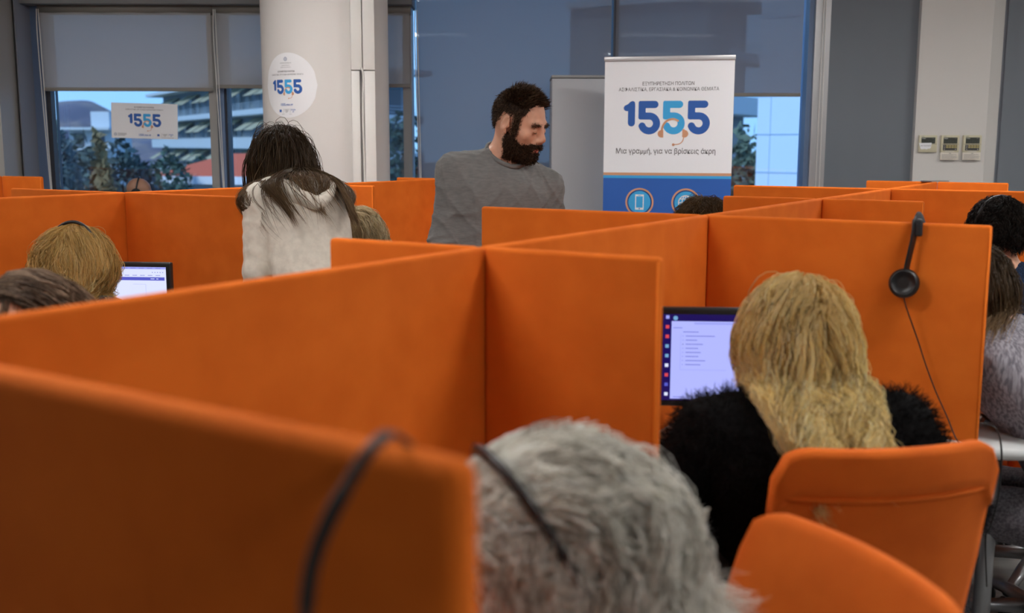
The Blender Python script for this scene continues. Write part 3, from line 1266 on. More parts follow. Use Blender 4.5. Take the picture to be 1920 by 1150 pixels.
def hair_sim(p, H, n, L, cols, comb=(.5, -.6, -.2), part=0.0, lift=.35, grav=.5, steps=18, wave=(0.0, 40, 0.0), clump=.5, nclump=60,
             thick=.02, rad=.0009, lvar=.25, low=-.25, front=.95, back=.4, seed=1, mat_=None, jitter=.15, backf=0.0, backmask=None, cpers=.25, narrow=None, squeeze=6.0, seat=True, name='hair', keep=None, capmat=None):
    """grows hair on the person p (dict) in its local space"""
    rng = np.random.default_rng(seed)
    Rh, ch, sc = p['Rh'], p['ch'], p['hs']
    roots, nr = scalp_roots(n, None, low=low, front=front, back=back, rng=rng)
    lay = rng.random(n) ** .7 * thick
    bw = np.ones(n) if backmask is None else backmask(roots)
    side = np.sign(roots[:, 0] - part + rng.normal(size=n) * .004)
    cb = np.stack([side * comb[0], np.full(n, comb[1]), np.full(n, comb[2])], 1)
    d = nrm(nr * lift + cb * .6 + rng.normal(size=(n, 3)) * jitter)
    P0 = ch + (roots * sc) @ Rh.T
    d = d @ Rh.T
    cbw = cb @ Rh.T
    ln = L * sc * (1 - lvar * rng.random(n))
    ds = ln / (steps - 1)
    cols_ = [(ch + Rh @ (np.array((0, -.012, .032)) * sc), Rh, np.array((.080, .100, .094)) * sc, 1.0),
             (ch + Rh @ (np.array((0, .01, -.05)) * sc), Rh, np.array((.062, .08, .07)) * sc, .6)] + cols
    P = np.zeros((n, steps, 3))
    P[:, 0] = P0
    pos = P0.copy()
    g = np.array([0, 0, -1.0])

    def collide(pos, lay_):
        for c, M, r, f in cols_:
            rr = r + lay_[:, None] * f
            q = (pos - c) @ M / rr
            k = np.linalg.norm(q, axis=1)
            ins = k < 1
            q2 = q / np.maximum(k, 1e-6)[:, None]
            pos = np.where(ins[:, None], c + (q2 * rr) @ M.T, pos)
        return pos
    for s_ in range(1, steps):
        t = s_ / steps
        d = nrm(d + g * grav * (.35 + t) + cbw * max(0, cpers - t) * 1.2)
        if backf:
            below = np.clip((ch[2] - .02 - pos[:, 2]) / .06, 0, 1)[:, None]
            d = nrm(d - p['fwd'][None] * backf * below * bw[:, None])
        if narrow:
            side_ = p['T'][:, 0]
            lx = (pos - p['nb']) @ side_
            ex = np.sign(lx) * np.maximum(np.abs(lx) - narrow, 0) * squeeze
            ex = np.clip(ex, -1.2, 1.2) * np.clip((ch[2] + .02 - pos[:, 2]) / .08, 0, 1)
            d = nrm(d - ex[:, None] * side_[None])
        new = collide(pos + d * ds[:, None], lay)
        dd = new - pos
        d = nrm(.45 * d + .55 * nrm(dd))
        pos = pos + nrm(dd) * ds[:, None]
        pos = collide(pos, lay)
        P[:, s_] = pos
    # clumping
    gi = rng.choice(n, nclump, replace=False)
    D = ((P0[:, None] - P0[gi][None]) ** 2).sum(2)
    near = D.argmin(1)
    G = P[gi][near]
    t = np.linspace(0, 1, steps)[None, :, None]
    off = (P0 - P0[gi][near])[:, None]
    P = P * (1 - clump * t ** .8) + (G + off * (1 - .75 * t) + rng.normal(size=(n, 1, 3)) * .004) * clump * t ** .8
    # waves
    ph = (rng.random(nclump) * 6.28)[near] + rng.normal(size=n) * .5
    am = wave[0] * (.5 + rng.random(nclump))[near]
    arc = np.linspace(0, 1, steps)[None] * ln[:, None]
    rx = Rh[:, 0]
    ry = Rh[:, 1]
    en = np.clip(np.linspace(0, 1, steps) * 2.2, 0, 1)[None]
    P = P + (am[:, None] * en * np.sin(arc * wave[1] + ph[:, None]))[..., None] * rx + \
        (am[:, None] * en * np.cos(arc * wave[1] * .83 + ph[:, None] * 1.7))[..., None] * ry * .8
    P = P + np.cumsum(rng.normal(size=P.shape), axis=1) * wave[2]
    for s_ in range(1, steps):
        P[:, s_] = collide(P[:, s_], lay * .3)
    tone = np.clip(.55 * rng.random(n) + .45 * rng.random(nclump)[near], 0, 1)
    if keep is not None:
        m_ = keep(P)
        P, tone = P[m_], tone[m_]
    o = strands_mesh(name, P, rad * (.6 + .8 * rng.random(len(P))), mat_, p['obj'], tone)
    if p.get('capdone') is None:
        p['capdone'] = True
        cap_shell(p, mat_, low=low + .02, front=front, back=back, cd=o)
    return o


def cap_shell(p, m, low=-.25, front=.95, back=.4, cd=None, off=.004):
    """the dense under layer of the hair, joined into the hair object"""
    Rh, ch, sc = p['Rh'], p['ch'], p['hs']
    nu, nv = 56, 30
    V, idx = [], {}
    for i in range(nu):
        for j in range(nv + 1):
            a = 2 * math.pi * i / nu
            e = math.pi * (.5 - j / nv)
            V.append((math.cos(a) * math.cos(e), math.sin(a) * math.cos(e), math.sin(e)))
    V = np.array(V)
    thr = low + np.where(V[:, 1] > 0, front * V[:, 1], back * V[:, 1])
    ok = V[:, 2] > thr - .03
    # pull border vertices down onto the border
    loc = np.array((0, -.012, .032)) + V * (np.array((.079, .099, .093)) + off)
    W_ = ch + (loc * sc) @ Rh.T
    Fq = []
    for i in range(nu):
        for j in range(nv):
            q = [i * (nv + 1) + j, i * (nv + 1) + j + 1, ((i + 1) % nu) * (nv + 1) + j + 1, ((i + 1) % nu) * (nv + 1) + j]
            if all(ok[x] for x in q):
                Fq.append(q)
    Fq = np.array(Fq)
    rng = np.random.default_rng(3)
    o = np_mesh('hair_underlayer', W_, Fq, m, cd, True, {'tone': np.full(len(W_), .12), 'along': np.full(len(W_), .1)})
    return o


def skin_shell(name, V, Fq, N, mask, off, m, parent):
    """a thin close layer over the masked part of a surface (dense roots of short hair)"""
    keep = mask[Fq].all(1)
    Fk = Fq[keep]
    ids, inv = np.unique(Fk, return_inverse=True)
    W_ = V[ids] + N[ids] * off
    return np_mesh(name, W_, inv.reshape(-1, 4), m, parent, True, {'tone': np.full(len(ids), .25), 'along': np.full(len(ids), .2)})


def surface_fuzz(name, V, N, mask, n, L, m, parent, dirn=None, rad=.0006, jitter=.5, steps=4, grav=.3, seed=0, tone_lo=0, bend=None):
    rng = np.random.default_rng(seed)
    ids = np.flatnonzero(mask)
    if not len(ids):
        return None
    ids = rng.choice(ids, n)
    h = .004
    P0 = V[ids] + rng.normal(size=(n, 3)) * h
    nn = N[ids]
    d = nn.copy()
    if dirn is not None:
        dd = dirn(P0, nn) if callable(dirn) else np.array(dirn)
        d = nn * .6 + dd
    d = nrm(d + rng.normal(size=(n, 3)) * jitter)
    P = np.zeros((n, steps, 3))
    P[:, 0] = P0 - nn * .001
    ln = L * (.5 + .8 * rng.random(n))
    for s_ in range(1, steps):
        P[:, s_] = P[:, s_ - 1] + d * (ln / (steps - 1))[:, None]
        d = nrm(d + np.array([0, 0, -grav]) + rng.normal(size=(n, 3)) * jitter * .4)
    return strands_mesh(name, P, rad * (.6 + .8 * rng.random(n)), m, parent, rng.random(n))


# ------------------------------------------------------------------ people
def skin(name, col):
    m = mat(name, col, 0.5, spec=0.35, noise=(30, tuple(c * .86 for c in col[:3]) + (1,), 0.35, 0.7))
    b = m.node_tree.nodes['Principled BSDF']
    b.inputs['Subsurface Weight'].default_value = 0.12
    b.inputs['Subsurface Radius'].default_value = (0.01, 0.004, 0.002)
    return m


SK1 = skin('skin_light', srgb(222, 168, 140))
SK2 = skin('skin_fair', srgb(226, 176, 150))
SK3 = skin('skin_dim_reflection', srgb(150, 112, 92))  # skin darkened in its colour to look like a dim window reflection
LIPS = mat('lips', srgb(178, 96, 88), 0.45)
EYEW = mat('eye_white', srgb(225, 220, 215), 0.2)
IRIS = mat('iris_dark', srgb(40, 28, 22), 0.2)


def rotm(yaw=0, pitch=0, roll=0):
    """head frame from body frame: +yaw turns to the left, +pitch looks down, +roll tips to the right"""
    return np.array(Matrix.Rotation(R(yaw), 3, 'Z') @ Matrix.Rotation(R(-pitch), 3, 'X') @ Matrix.Rotation(R(roll), 3, 'Y'))


def person(label, head, yaw, top, trousers, seated=True, s=1.0, lean=8, slean=0, twist=0, hyaw=0, hpitch=10, hroll=0,
           arms=None, h=.006, skinm=None, sleeve='long', build=1.0, fold=.006, detail=False, neck=.0, group=None, ho=(0, 0, 0), shoulders=None, shrug=0.0, loose=0.0):
    """head: world position of the head centre; yaw: facing of the body, degrees, 0 = +y, positive to the left"""
    skinm = skinm or SK2
    hip = np.array((0, 0, .50 if seated else .93))
    up = .50   # hip to neck base
    T = np.array(Matrix.Rotation(R(slean), 3, 'Y') @ Matrix.Rotation(R(-lean), 3, 'X') @ Matrix.Rotation(R(twist), 3, 'Z'))
    tp = lambda x, y, z: hip + T @ np.array((x, y, z))
    Rh = rotm(hyaw, hpitch, hroll)
    nb = tp(0, -.01, up + .01)
    nt_ = nb + T @ np.array((0, .02, .07))
    ch = nt_ + Rh @ np.array((0, .015, .055)) + np.array(ho)
    hx, hy, hz = head
    # place: keep feet on the floor, shift xy so the head lands right, scale height by stretching the torso
    dz = hz / s - ch[2]
    hip[2] += dz * .0
    # stretch torso
    add = T @ np.array((0, 0, 1.0))
    ext = dz / max(add[2], .3)
    up += ext
    nb = tp(0, -.01, up + .01)
    nt_ = nb + T @ np.array((0, .02, .07))
    ch = nt_ + Rh @ np.array((0, .015, .055)) + np.array(ho)
    a = R(yaw)
    cs, sn = math.cos(a), math.sin(a)
    ox = hx - s * (cs * ch[0] - sn * ch[1])
    oy = hy - s * (sn * ch[0] + cs * ch[1])
    e = bpy.data.objects.new('person', None)
    C.objects.link(e)
    e.location = (ox, oy, 0)
    e.rotation_euler = (0, 0, a)
    e.scale = (s, s, s)
    tag(e, label, 'person', group)
    sw = .165 * build
    shL, shR = tp(-sw, -.01, up - .055 + shrug), tp(sw, -.01, up - .055 + shrug)
    if seated:
        A = {-1: ((-.25, .06, .74), (-.14, .33, .79)), 1: ((.25, .06, .74), (.14, .33, .79))}
    else:
        A = {-1: ((-.235, -.04, up + .93 - .34), (-.235, .04, up + .93 - .58)), 1: ((.235, -.04, up + .93 - .34), (.235, .04, up + .93 - .58))}
    if arms:
        for q, v in arms.items():
            if len(v) == 3:   # relative to the shoulder
                sh = np.array(shL if q < 0 else shR)
                v = (sh + np.array(v[1]), sh + np.array(v[1]) + np.array(v[2]))
            A[q] = v
    if seated:
        kn_ = {q: np.array((q * .12, .42, .50)) for q in (-1, 1)}
        an = {q: np.array((q * .12, .40, .09)) for q in (-1, 1)}
    else:
        kn_ = {q: np.array((q * .10, .03, .50)) for q in (-1, 1)}
        an = {q: np.array((q * .11, -.01, .09)) for q in (-1, 1)}
    pts = [ch, hip, shL, shR] + list(kn_.values()) + list(an.values()) + [np.array(x) for q in A.values() for x in q]
    P_ = np.array(pts)
    lo = P_.min(0) - (.24, .24, .16)
    hi = P_.max(0) + (.24, .28, .24)
    lo[2] = -.01
    fwd = T @ np.array((0, 1.0, 0))
    fl = (fwd, 1.45)

    def torso(f, o, k=.05):
        f.cap(tp(0, 0, .02), tp(0, 0, .16), .145 * build + o, .135 * build + o, k, flat=(fwd, 1.35))
        f.cap(tp(0, .0, .16), tp(0, -.005, up - .17), .135 * build + o, .155 * build + o, k, flat=fl)
        f.cap(tp(-.08 * build, 0, up - .14), tp(.08 * build, 0, up - .14), .095 * build + o, None, k, flat=(fwd, 1.0))
        f.cap(shL, shR, .052 + o, None, k)
        for q, sh in ((-1, shL), (1, shR)):
            f.cap(nb - T @ np.array((0, 0, .01)), sh + T @ np.array((0, 0, .008)), .046 + o * .8, .045 + o, .04)

    def arm(f, o, k=.03, fore=True, rib=None, rib2=None):
        for q, sh in ((-1, shL), (1, shR)):
            el, wr = np.array(A[q][0]), np.array(A[q][1])
            f.cap(sh, el, .053 * (.6 + .4 * build) + o, .041 + o, k, rib=rib)
            if fore:
                f.cap(el, wr, .040 + o, .028 + o, k, rib=rib2)

    def legs(f, o, k=.04):
        for q in (-1, 1):
            f.cap(hip + np.array((q * .085, 0, 0)), kn_[q], .085 + o, .056 + o, k)
            f.cap(kn_[q], an[q], .054 + o, .038 + o, k)

    # ---- body
    f = Field(lo, hi, h)
    torso(f, 0)
    arm(f, 0)
    legs(f, 0)
    f.cap(nb - T @ np.array((0, 0, .02)), nt_ + Rh @ np.array((0, -.012, .02)), .058 if build > 1 else .050, .052 if build > 1 else .047, .035)
    for q in (-1, 1):
        ft = an[q] - np.array((0, 0, .045))
        f.cap(ft + np.array((0, -.02, 0)), ft + np.array((0, .13, -.01)), .036, .028, .03)
        wr, el = np.array(A[q][1]), np.array(A[q][0])
        dr_ = nrm(wr - el)
        sidev = nrm(np.cross(dr_, np.array((0, 0, 1.0)) if abs(dr_[2]) < .8 else np.array((0, 1.0, 0)))) * q
        pn = nrm(np.cross(sidev, dr_))
        if pn[2] > 0 and abs(dr_[2]) < .8:
            pn = -pn
        kn0 = wr + dr_ * .085
        f.cap(wr, kn0, .026, .032, .02, flat=(pn, 1.9))
        for j, (off, l1) in enumerate(((-.030, .066), (-.010, .076), (.010, .072), (.028, .056))):
            b0 = kn0 + sidev * (-off)
            b1 = b0 + dr_ * l1 * .5 + pn * .008
            b2 = b1 + dr_ * l1 * .35 + pn * .022
            f.cap(b0, b1, .0095, .0088, .006)
            f.cap(b1, b2, .0088, .0078, .006)
        t0_ = wr + dr_ * .03 + sidev * .022
        t1_ = t0_ + dr_ * .035 + sidev * .022 + pn * .012
        f.cap(t0_, t1_, .012, .010, .01)
        f.cap(t1_, t1_ + dr_ * .026 + sidev * .002, .010, .0085, .006)
    hp = lambda x, y, z: ch + Rh @ np.array((x, y, z))
    E = lambda c, r, k=.02, mode='add', M=None: f.ell(hp(*c), r, Rh if M is None else Rh @ M, k, mode)
    Cp = lambda a_, b_, ra, rb=None, k=.02, mode='add', flat=None: f.cap(hp(*a_), hp(*b_), ra, rb, k, mode=mode, flat=flat)
    E((0, -.012, .032), (.077, .097, .090), .03)
    E((0, .030, -.030), (.060, .064, .085), .03)
    Cp((-.046, .008, -.066), (-.012, .070, -.098), .018, .015, .03)
    Cp((.046, .008, -.066), (.012, .070, -.098), .018, .015, .03)
    E((0, .076, -.100), (.020, .016, .017), .02)
    Cp((-.036, .076, .020), (.036, .076, .020), .0135, None, .016)
    for q in (-1, 1):
        E((q * .032, .094, .0), (.016, .013, .013), .016, 'sub')
        E((q * .031, .078, -.001), (.0150, .0135, .0125), .004)
        E((q * .044, .060, -.026), (.020, .020, .018), .02)
        E((q * .011, .101, -.035), (.0085, .009, .007), .006)
        # ear
        Me = np.array(Matrix.Rotation(R(-12), 3, 'X') @ Matrix.Rotation(R(-18 * q), 3, 'Z'))
        E((q * .082, -.012, -.002), (.008, .019, .033), .005, M=Me)
        E((q * .0905, -.007, .000), (.0085, .0120, .0215), .003, 'sub', M=Me)
        E((q * .083, .004, -.008), (.005, .005, .007), .004)
        E((q * .081, -.004, -.032), (.006, .008, .009), .004)
    Cp((0, .088, .012), (0, .109, -.026), .0075, .0115, .012)
    E((0, .088, -.054), (.024, .014, .020), .014)
    Cp((-.019, .092, -.064), (.019, .092, -.064), .0055, None, .004)
    Cp((-.015, .091, -.0745), (.015, .091, -.0745), .0062, None, .004)
    E((0, .102, -.0692), (.022, .010, .0018), .003, 'sub')
    V, Fq = f.mesh()
    V = smooth_mesh(V, Fq, 1, .4)
    body = np_mesh('body', V, Fq, skinm, e)
    NB = vnormals(V, Fq)
    # lips colour patch as its own thin piece
    Fbody = Fq
    res = {'obj': e, 'Rh': Rh, 'ch': ch, 'hs': 1.0, 'V': V, 'N': NB, 'T': T, 'tp': tp, 'up': up, 'nb': nb, 'sh': (shL, shR), 'hip': hip, 'A': A, 'F': Fq, 'hp': hp, 'body': body, 'fwd': fwd}
    for q in (-1, 1):
        b = bmesh.new()
        bmesh.ops.create_icosphere(b, subdivisions=2, radius=.0118, matrix=Matrix.Translation(hp(q * .031, .0805, -.0015)))
        obj('eye', b, EYEW if detail != 'closed' else skinm, e, True)
    # ---- clothes
    f = Field(lo, hi, h)
    torso(f, .010)
    if loose:
        f.cap(tp(0, 0, .04), tp(0, -.005, up - .20), .145 * build + loose, .145 * build + loose, .05, flat=fl)
    if sleeve == 'long':
        arm(f, .013, rib=(.0012, .06, 0), rib2=(.0018, .045, 1))
    elif sleeve == 'pushed':
        arm(f, .012, rib=(.0010, .07, 0), fore=False)
        for q in (-1, 1):
            el, wr = np.array(A[q][0]), np.array(A[q][1])
            f.cap(el - (el - np.array(shL if q < 0 else shR)) * .12, el + (wr - el) * .5, .053, .050, .02, rib=(.0045, .026, 1))
    else:
        arm(f, .014, fore=False)
    f.folds(fold, 26, seed=int(abs(hx) * 100) + 3)
    if sleeve == 'long':   # cut sleeves at the wrist
        for q in (-1, 1):
            el, wr = np.array(A[q][0]), np.array(A[q][1])
            dd = nrm(wr - el)
            f.cap(wr + dd * .03, wr + dd * .12, .05, None, .004, mode='sub')
    elif sleeve == 'short':
        for q in (-1, 1):
            el = np.array(A[q][0])
            sh = shL if q < 0 else shR
            f.cap(el + (el - sh) * -.05, el + (el - sh) * .4, .075, None, .004, mode='sub')
    # neck hole
    f.cap(nb + T @ np.array((0, .012, .030 + neck)), nb + T @ np.array((0, .03, .16)), .068, .075, .008, mode='sub')
    V2, F2 = f.mesh()
    V2 = smooth_mesh(V2, F2, 1, .5)
    topo = np_mesh('sweater' if top[0] == 'sweater' else top[0], V2, F2, top[1], e)
    res['topV'], res['topN'], res['top'] = V2, vnormals(V2, F2), topo
    f = Field(lo, hi, .008)
    f.cap(tp(0, 0, .0), tp(0, 0, .06), .150 * build, None, .05, flat=(fwd, 1.3))
    legs(f, .012, .04)
    f.folds(.005, 22, seed=5)
    V3, F3 = f.mesh()
    np_mesh('trousers', V3, F3, trousers, e)
    for q in (-1, 1):
        fx = Field(an[q] - (.08, .10, .10), an[q] + (.08, .24, .04), .006)
        ft = an[q] - np.array((0, 0, .043))
        fx.cap(ft + np.array((0, -.03, 0)), ft + np.array((0, .145, -.008)), .043, .034, .02)
        fx.cap(an[q] - np.array((0, 0, .03)), an[q] + np.array((0, 0, .0)), .045, None, .02)
        V4, F4 = fx.mesh()
        V4[:, 2] = np.maximum(V4[:, 2], .001)
        np_mesh('shoe', V4, F4, BLACK, e)
    bp = lambda c, r, f_=1.0, M=T: (np.array(c), M, np.array(r) + .016, f_)
    res['cols'] = [bp(tp(0, -.005, up - .16), (.185 * build, .125 * build, .20)),
                   bp(tp(0, 0, .15), (.155 * build, .125 * build, .22)),
                   bp((shL + shR) / 2, (.235 * build, .072, .068)),
                   bp(nb + T @ np.array((0, 0, .03)), (.056, .056, .11), .7)]
    return res


def w2l(p, pt):
    """world point to a person's local space"""
    e = p['obj']
    M = Matrix.Translation(e.location) @ Matrix.Rotation(e.rotation_euler.z, 4, 'Z') @ Matrix.Scale(e.scale.x, 4)
    return np.array(M.inverted() @ Vector(pt))


def l2w(p, pt):
    e = p['obj']
    M = Matrix.Translation(e.location) @ Matrix.Rotation(e.rotation_euler.z, 4, 'Z') @ Matrix.Scale(e.scale.x, 4)
    return M @ Vector([float(x) for x in pt])


def worn_headset(p, label, lean=0.0, r=(.096, .118), cups=True, mic=0, w=.007, zc=.02, y0=-.02):
    """headset over the head, a thing of its own"""
    e = empty('headset', l2w(p, p['ch']), 0, label, 'headset', 'call headsets')
    base = l2w(p, p['ch'])
    pts = []
    for k in range(25):
        a = math.pi * k / 24
        x, z = r[0] * math.cos(a), r[1] * math.sin(a)
        q = p['hp'](x, y0 + z * math.sin(R(lean)), zc - .01 + z * math.cos(R(lean)))
        pts.append(l2w(p, q) - base)
    tubeo('headband', pts, .006, BLACK, e, 8, (1, w / .006))
    if cups:
        for q in (-1, 1):
            c = l2w(p, p['hp'](q * (r[0] + .002), y0 + .004, zc - .02)) - base
            n = (l2w(p, p['hp'](q * .2, y0 + .004, zc - .02)) - base - c).normalized()
            M = Matrix.Translation(c) @ n.to_track_quat('Z', 'Y').to_matrix().to_4x4()
            b = bmesh.new()
            lathe(b, [(.024, -.014), (.031, -.010), (.032, .004), (.026, .012), (.012, .015)], 24, M)
            obj('earcup', b, BLACKF, e, True)
    if mic:
        q = mic
        pl = [(q * .10, .0, -.01), (q * .095, .04, -.05), (q * .075, .085, -.075), (q * .045, .115, -.08)]
        pl = [l2w(p, p['hp'](*x)) - base for x in pl]
        tubeo('microphone_boom', spline(pl, 5), .0025, BLACK, e, 6)
    return e


KNIT_G = mat('grey_knit', srgb(128, 128, 126), 0.95, spec=0.1, sheen=0.2, noise=(70, srgb(114, 114, 113), 0.3, 0.7, (.6, .6, 2.2)),
             bump=[(420, 0.35, 0.0012), (30, 0.3, 0.004)])
HOODM = mat('cream_fleece', srgb(238, 232, 218), 0.95, spec=0.1, sheen=0.2, noise=(40, srgb(226, 220, 206), 0.35, 0.65), bump=[(350, 0.3, 0.001), (22, 0.3, 0.005)])
FUZZ = mat('black_fluffy_knit', srgb(16, 15, 16), 0.95, spec=0.15)
NAVYK = mat('navy_knit', srgb(30, 40, 58), 0.95, spec=0.1, noise=(220, srgb(44, 60, 86), 0.45, 0.6), bump=[(300, 0.4, 0.002)])
GREYT = mat('grey_rib_knit', srgb(160, 156, 164), 0.95, spec=0.1, noise=(90, srgb(112, 108, 116), 0.4, 0.6, (1.5, 1.5, .3)), bump=[(120, .5, .003, (1, 1, .05))])
DARKT = mat('dark_trousers', srgb(34, 34, 40), 0.9)
JEANS = mat('grey_marl_trousers', srgb(110, 106, 112), 0.9, noise=(140, srgb(78, 74, 80), 0.4, 0.6))
DKTOP = mat('dark_top', srgb(48, 46, 46), 0.9, noise=(60, srgb(80, 74, 66), 0.5, 0.7))
TEAL = mat('teal_top', srgb(54, 70, 78), 0.9)

# ---- hair colours
H_MAN = hair_mat('hair_dark_brown', [srgb(48, 35, 26), srgb(88, 66, 50), srgb(140, 110, 84)], .5)
H_BEARD = hair_mat('beard_dark', [srgb(44, 31, 23), srgb(84, 61, 45), srgb(122, 92, 68)], .55)
H_LONG = hair_mat('hair_long_brown', [srgb(66, 50, 34), srgb(134, 106, 76), srgb(196, 166, 126)], .36, (srgb(74, 57, 40), .1, .8))
H_BLOND = hair_mat('hair_blonde', [srgb(150, 116, 62), srgb(255, 234, 166), srgb(255, 252, 222)], .36, (srgb(226, 196, 132), .0, .25))
H_DBLOND = hair_mat('hair_dark_blonde', [srgb(120, 88, 42), srgb(248, 214, 138), srgb(255, 244, 194)], .38, (srgb(214, 178, 108), .0, .4))
H_LBROWN = hair_mat('hair_light_brown', [srgb(50, 38, 30), srgb(110, 88, 70), srgb(200, 172, 146)], .42)
H_GREY = hair_mat('hair_silver', [srgb(150, 140, 124), srgb(254, 252, 244), srgb(255, 255, 252)], .35)
H_CURL = hair_mat('hair_black_brown', [srgb(14, 10, 9), srgb(30, 22, 18), srgb(54, 40, 32)], .45)
H_BCURL = hair_mat('hair_brown_frizz', [srgb(60, 42, 24), srgb(100, 74, 44), srgb(140, 108, 68)], .5)
H_ASH = hair_mat('hair_ash_blonde', [srgb(160, 140, 100), srgb(222, 204, 164), srgb(244, 232, 204)], .5)

# ---- 1. standing man in the grey sweater
hc = at(975, 232, 3.92)
man = person('bearded man in a grey sweater standing and looking down to the right', tuple(hc), 180 + 18, ('sweater', KNIT_G), DARKT, seated=False, s=1.0,
             lean=5, slean=-10, hyaw=40, hpitch=18, hroll=0, sleeve='pushed', h=.0042, skinm=SK1, build=1.08, fold=.013, detail='closed', shrug=-.028, ho=(0.0, .02, 0),
             arms={-1: ('rel', (-.035, .02, -.27), (.05, .20, -.13)), 1: ('rel', (.045, .0, -.27), (.0, .12, -.20))}, neck=-.030, loose=.022)
# the man's hair, beard, brows and ear ring
def man_hair():
    V, N, hp = man['V'], man['N'], man['hp']
    q = (V - man['ch']) @ man['Rh']       # head coordinates
    x, y, z = q[:, 0], q[:, 1], q[:, 2]
    head_ = (np.abs(x) < .11) & (np.abs(y) < .14) & (z > -.14) & (z < .16)
    ear = (np.abs(x) > .064) & (y > -.034) & (y < .014) & (z > -.045) & (z < .032)
    hl = np.where(y > .02, .060 + (np.abs(x) / .07) ** 2 * -.012 - (.084 - y) * .25, np.where(y > -.03, .030, .028 + (y + .03) * 1.15))
    scalp = head_ & (z > hl) & ~ear
    side = head_ & (np.abs(x) > .055) & (y > .012) & (y < .04) & (z > -.06)  # sideburn
    scalp = scalp | (side & (z > -.035) & ~ear)
    fore = (y > .052) & (z < .088)
    scalp &= ~fore
    Rh = man['Rh']
    surface_fuzz('hair', V, N, scalp, 15000, .010, H_MAN, man['obj'], lambda P, n: (np.array((0, -.1, -.45)) @ Rh.T)[None], .0007, .22, 4, .1, 1)
    top = scalp & (z > .072) & (y > -.05)
    def comb(P, n):
        c = (P - man['ch']) @ Rh
        d = np.stack([c[:, 0] * 2.0, np.where(c[:, 1] > .02, 1.0, .45), np.where(c[:, 1] > .03, .62, .12)], 1)
        return d @ Rh.T
    surface_fuzz('fringe', V, N, top, 5200, .026, H_MAN, man['obj'], comb, .0009, .14, 6, .03, 2)
    beard = head_ & (z < -.028) & (z > -.135) & (y > -.012) & ~ear
    lim = np.where(y > .06, -.056, -.030 - (np.maximum(y, .01) - .01) * .62)
    lip = (np.abs(x) < .021) & (z > -.080) & (z < -.0595) & (y > .07)
    cheek = (z > lim) & ~((np.abs(x) < .034) & (z > -.060) & (z < -.047) & (y > .07))
    beard &= ~cheek & ~lip
    beard |= head_ & (np.abs(x) > .050) & (y > .016) & (y < .032) & (z < .0) & (z > -.05)
    surface_fuzz('beard', V, N, beard, 14000, .0085, H_BEARD, man['obj'], lambda P, n: (np.array((0, .25, -.6)) @ Rh.T)[None], .00075, .30, 4, .1, 3)
    skin_shell('hair_roots', V, man['F'], N, scalp, .0022, H_MAN, man['obj'])
    skin_shell('beard_roots', V, man['F'], N, beard, .0014, H_BEARD, man['obj'])
    br = head_ & (np.abs(z - .0215 + (np.abs(x) - .03) ** 2 * 8) < .0036) & (np.abs(x) > .012) & (np.abs(x) < .048) & (y > .05)
    surface_fuzz('eyebrow', V, N, br, 500, .008, H_BEARD, man['obj'], lambda P, n: (np.stack([np.sign(((P - man['ch']) @ Rh)[:, 0]) * .8, 0 * P[:, 0] - .2, 0 * P[:, 0]], 1)) @ Rh.T, .0006, .2, 4, 0, 4)
    for sgn in (-1, 1):   # lashes of the lowered lids
        pts = [hp(sgn * (.031 + a * .0128), .0925 - abs(a) ** 2 * .006, -.0065 - .0022 * (1 - a * a)) for a in np.linspace(-1, 1, 9)]
        tubeo('eyelashes', pts, [.0006 + .0007 * (1 - abs(a)) for a in np.linspace(-1, 1, 9)], H_BEARD, man['obj'], 5)
    # lips
    for (zz, w, rr) in ((-.064, .019, .0054), (-.0745, .016, .0062)):
        pts = [hp(w * a, .0935 - .010 * a * a, zz - .0012 * a * a) for a in np.linspace(-1, 1, 9)]
        tubeo('lip', pts, [rr * (1 - .55 * a * a) for a in np.linspace(-1, 1, 9)], LIPS, man['obj'], 10)
    b = bmesh.new()
    rp = [hp(-.084 - .004 * math.cos(t), -.024 + .0065 * math.cos(t), .016 + .0065 * math.sin(t)) for t in np.linspace(0, 5.4, 16)]
    tubeo('ear_ring', rp, .0013, mat('silver', srgb(235, 235, 235), .2, metal=.6), man['obj'], 8)
    # ribbed crew neck
    nb, T = man['nb'], man['T']
    ring = []
    for k in range(41):
        a = 2 * math.pi * k / 40
        ring.append(nb + T @ np.array((.077 * math.cos(a), .012 + .072 * math.sin(a), .002 - .034 * math.sin(a) + .006 * abs(math.cos(a)))))
    tubeo('collar', ring, .0085, KNIT_G, man['obj'], 8)


man_hair()

# ---- 2. woman in the cream hoodie, seen from behind, bending to the left
hc = at(527, 303, 4.42)
w2 = person('woman in a cream hoodie with long straight brown hair, bending over a desk', tuple(hc), 38, ('hoodie', HOODM), DARKT, seated=False, s=1.0,
            lean=30, hyaw=8, hpitch=22, sleeve='long', h=.006, build=1.0, fold=.010, arms={-1: ('rel', (-.035, -.03, -.27), (.03, .10, -.22)), 1: ('rel', (.02, .04, -.26), (-.04, .14, -.19))}, ho=(0, .01, 0), loose=.036)


def hood(p):
    f = Field(p['nb'] - .4, p['nb'] + .4, .006)
    tp, up = p['tp'], p['up']
    pts = [(-.135, .085, up - .06), (-.150, .02, up - .005), (-.125, -.075, up - .01), (-.07, -.135, up - .085), (0, -.16, up - .15), (.07, -.135, up - .085), (.125, -.075, up - .01), (.150, .02, up - .005), (.135, .085, up - .06)]
    pts = [np.array(q) for q in spline(pts, 4)]
    for a_, b_ in zip(pts, pts[1:]):
        f.cap(tp(*a_), tp(*b_), .022, None, .02)
    f.ell(tp(0, -.105, up - .075), (.105, .045, .075), p['T'], .03)
    f.folds(.006, 30, 9)
    V, Fq = f.mesh()
    np_mesh('hood', smooth_mesh(V, Fq, 2, .5), Fq, HOODM, p['obj'])


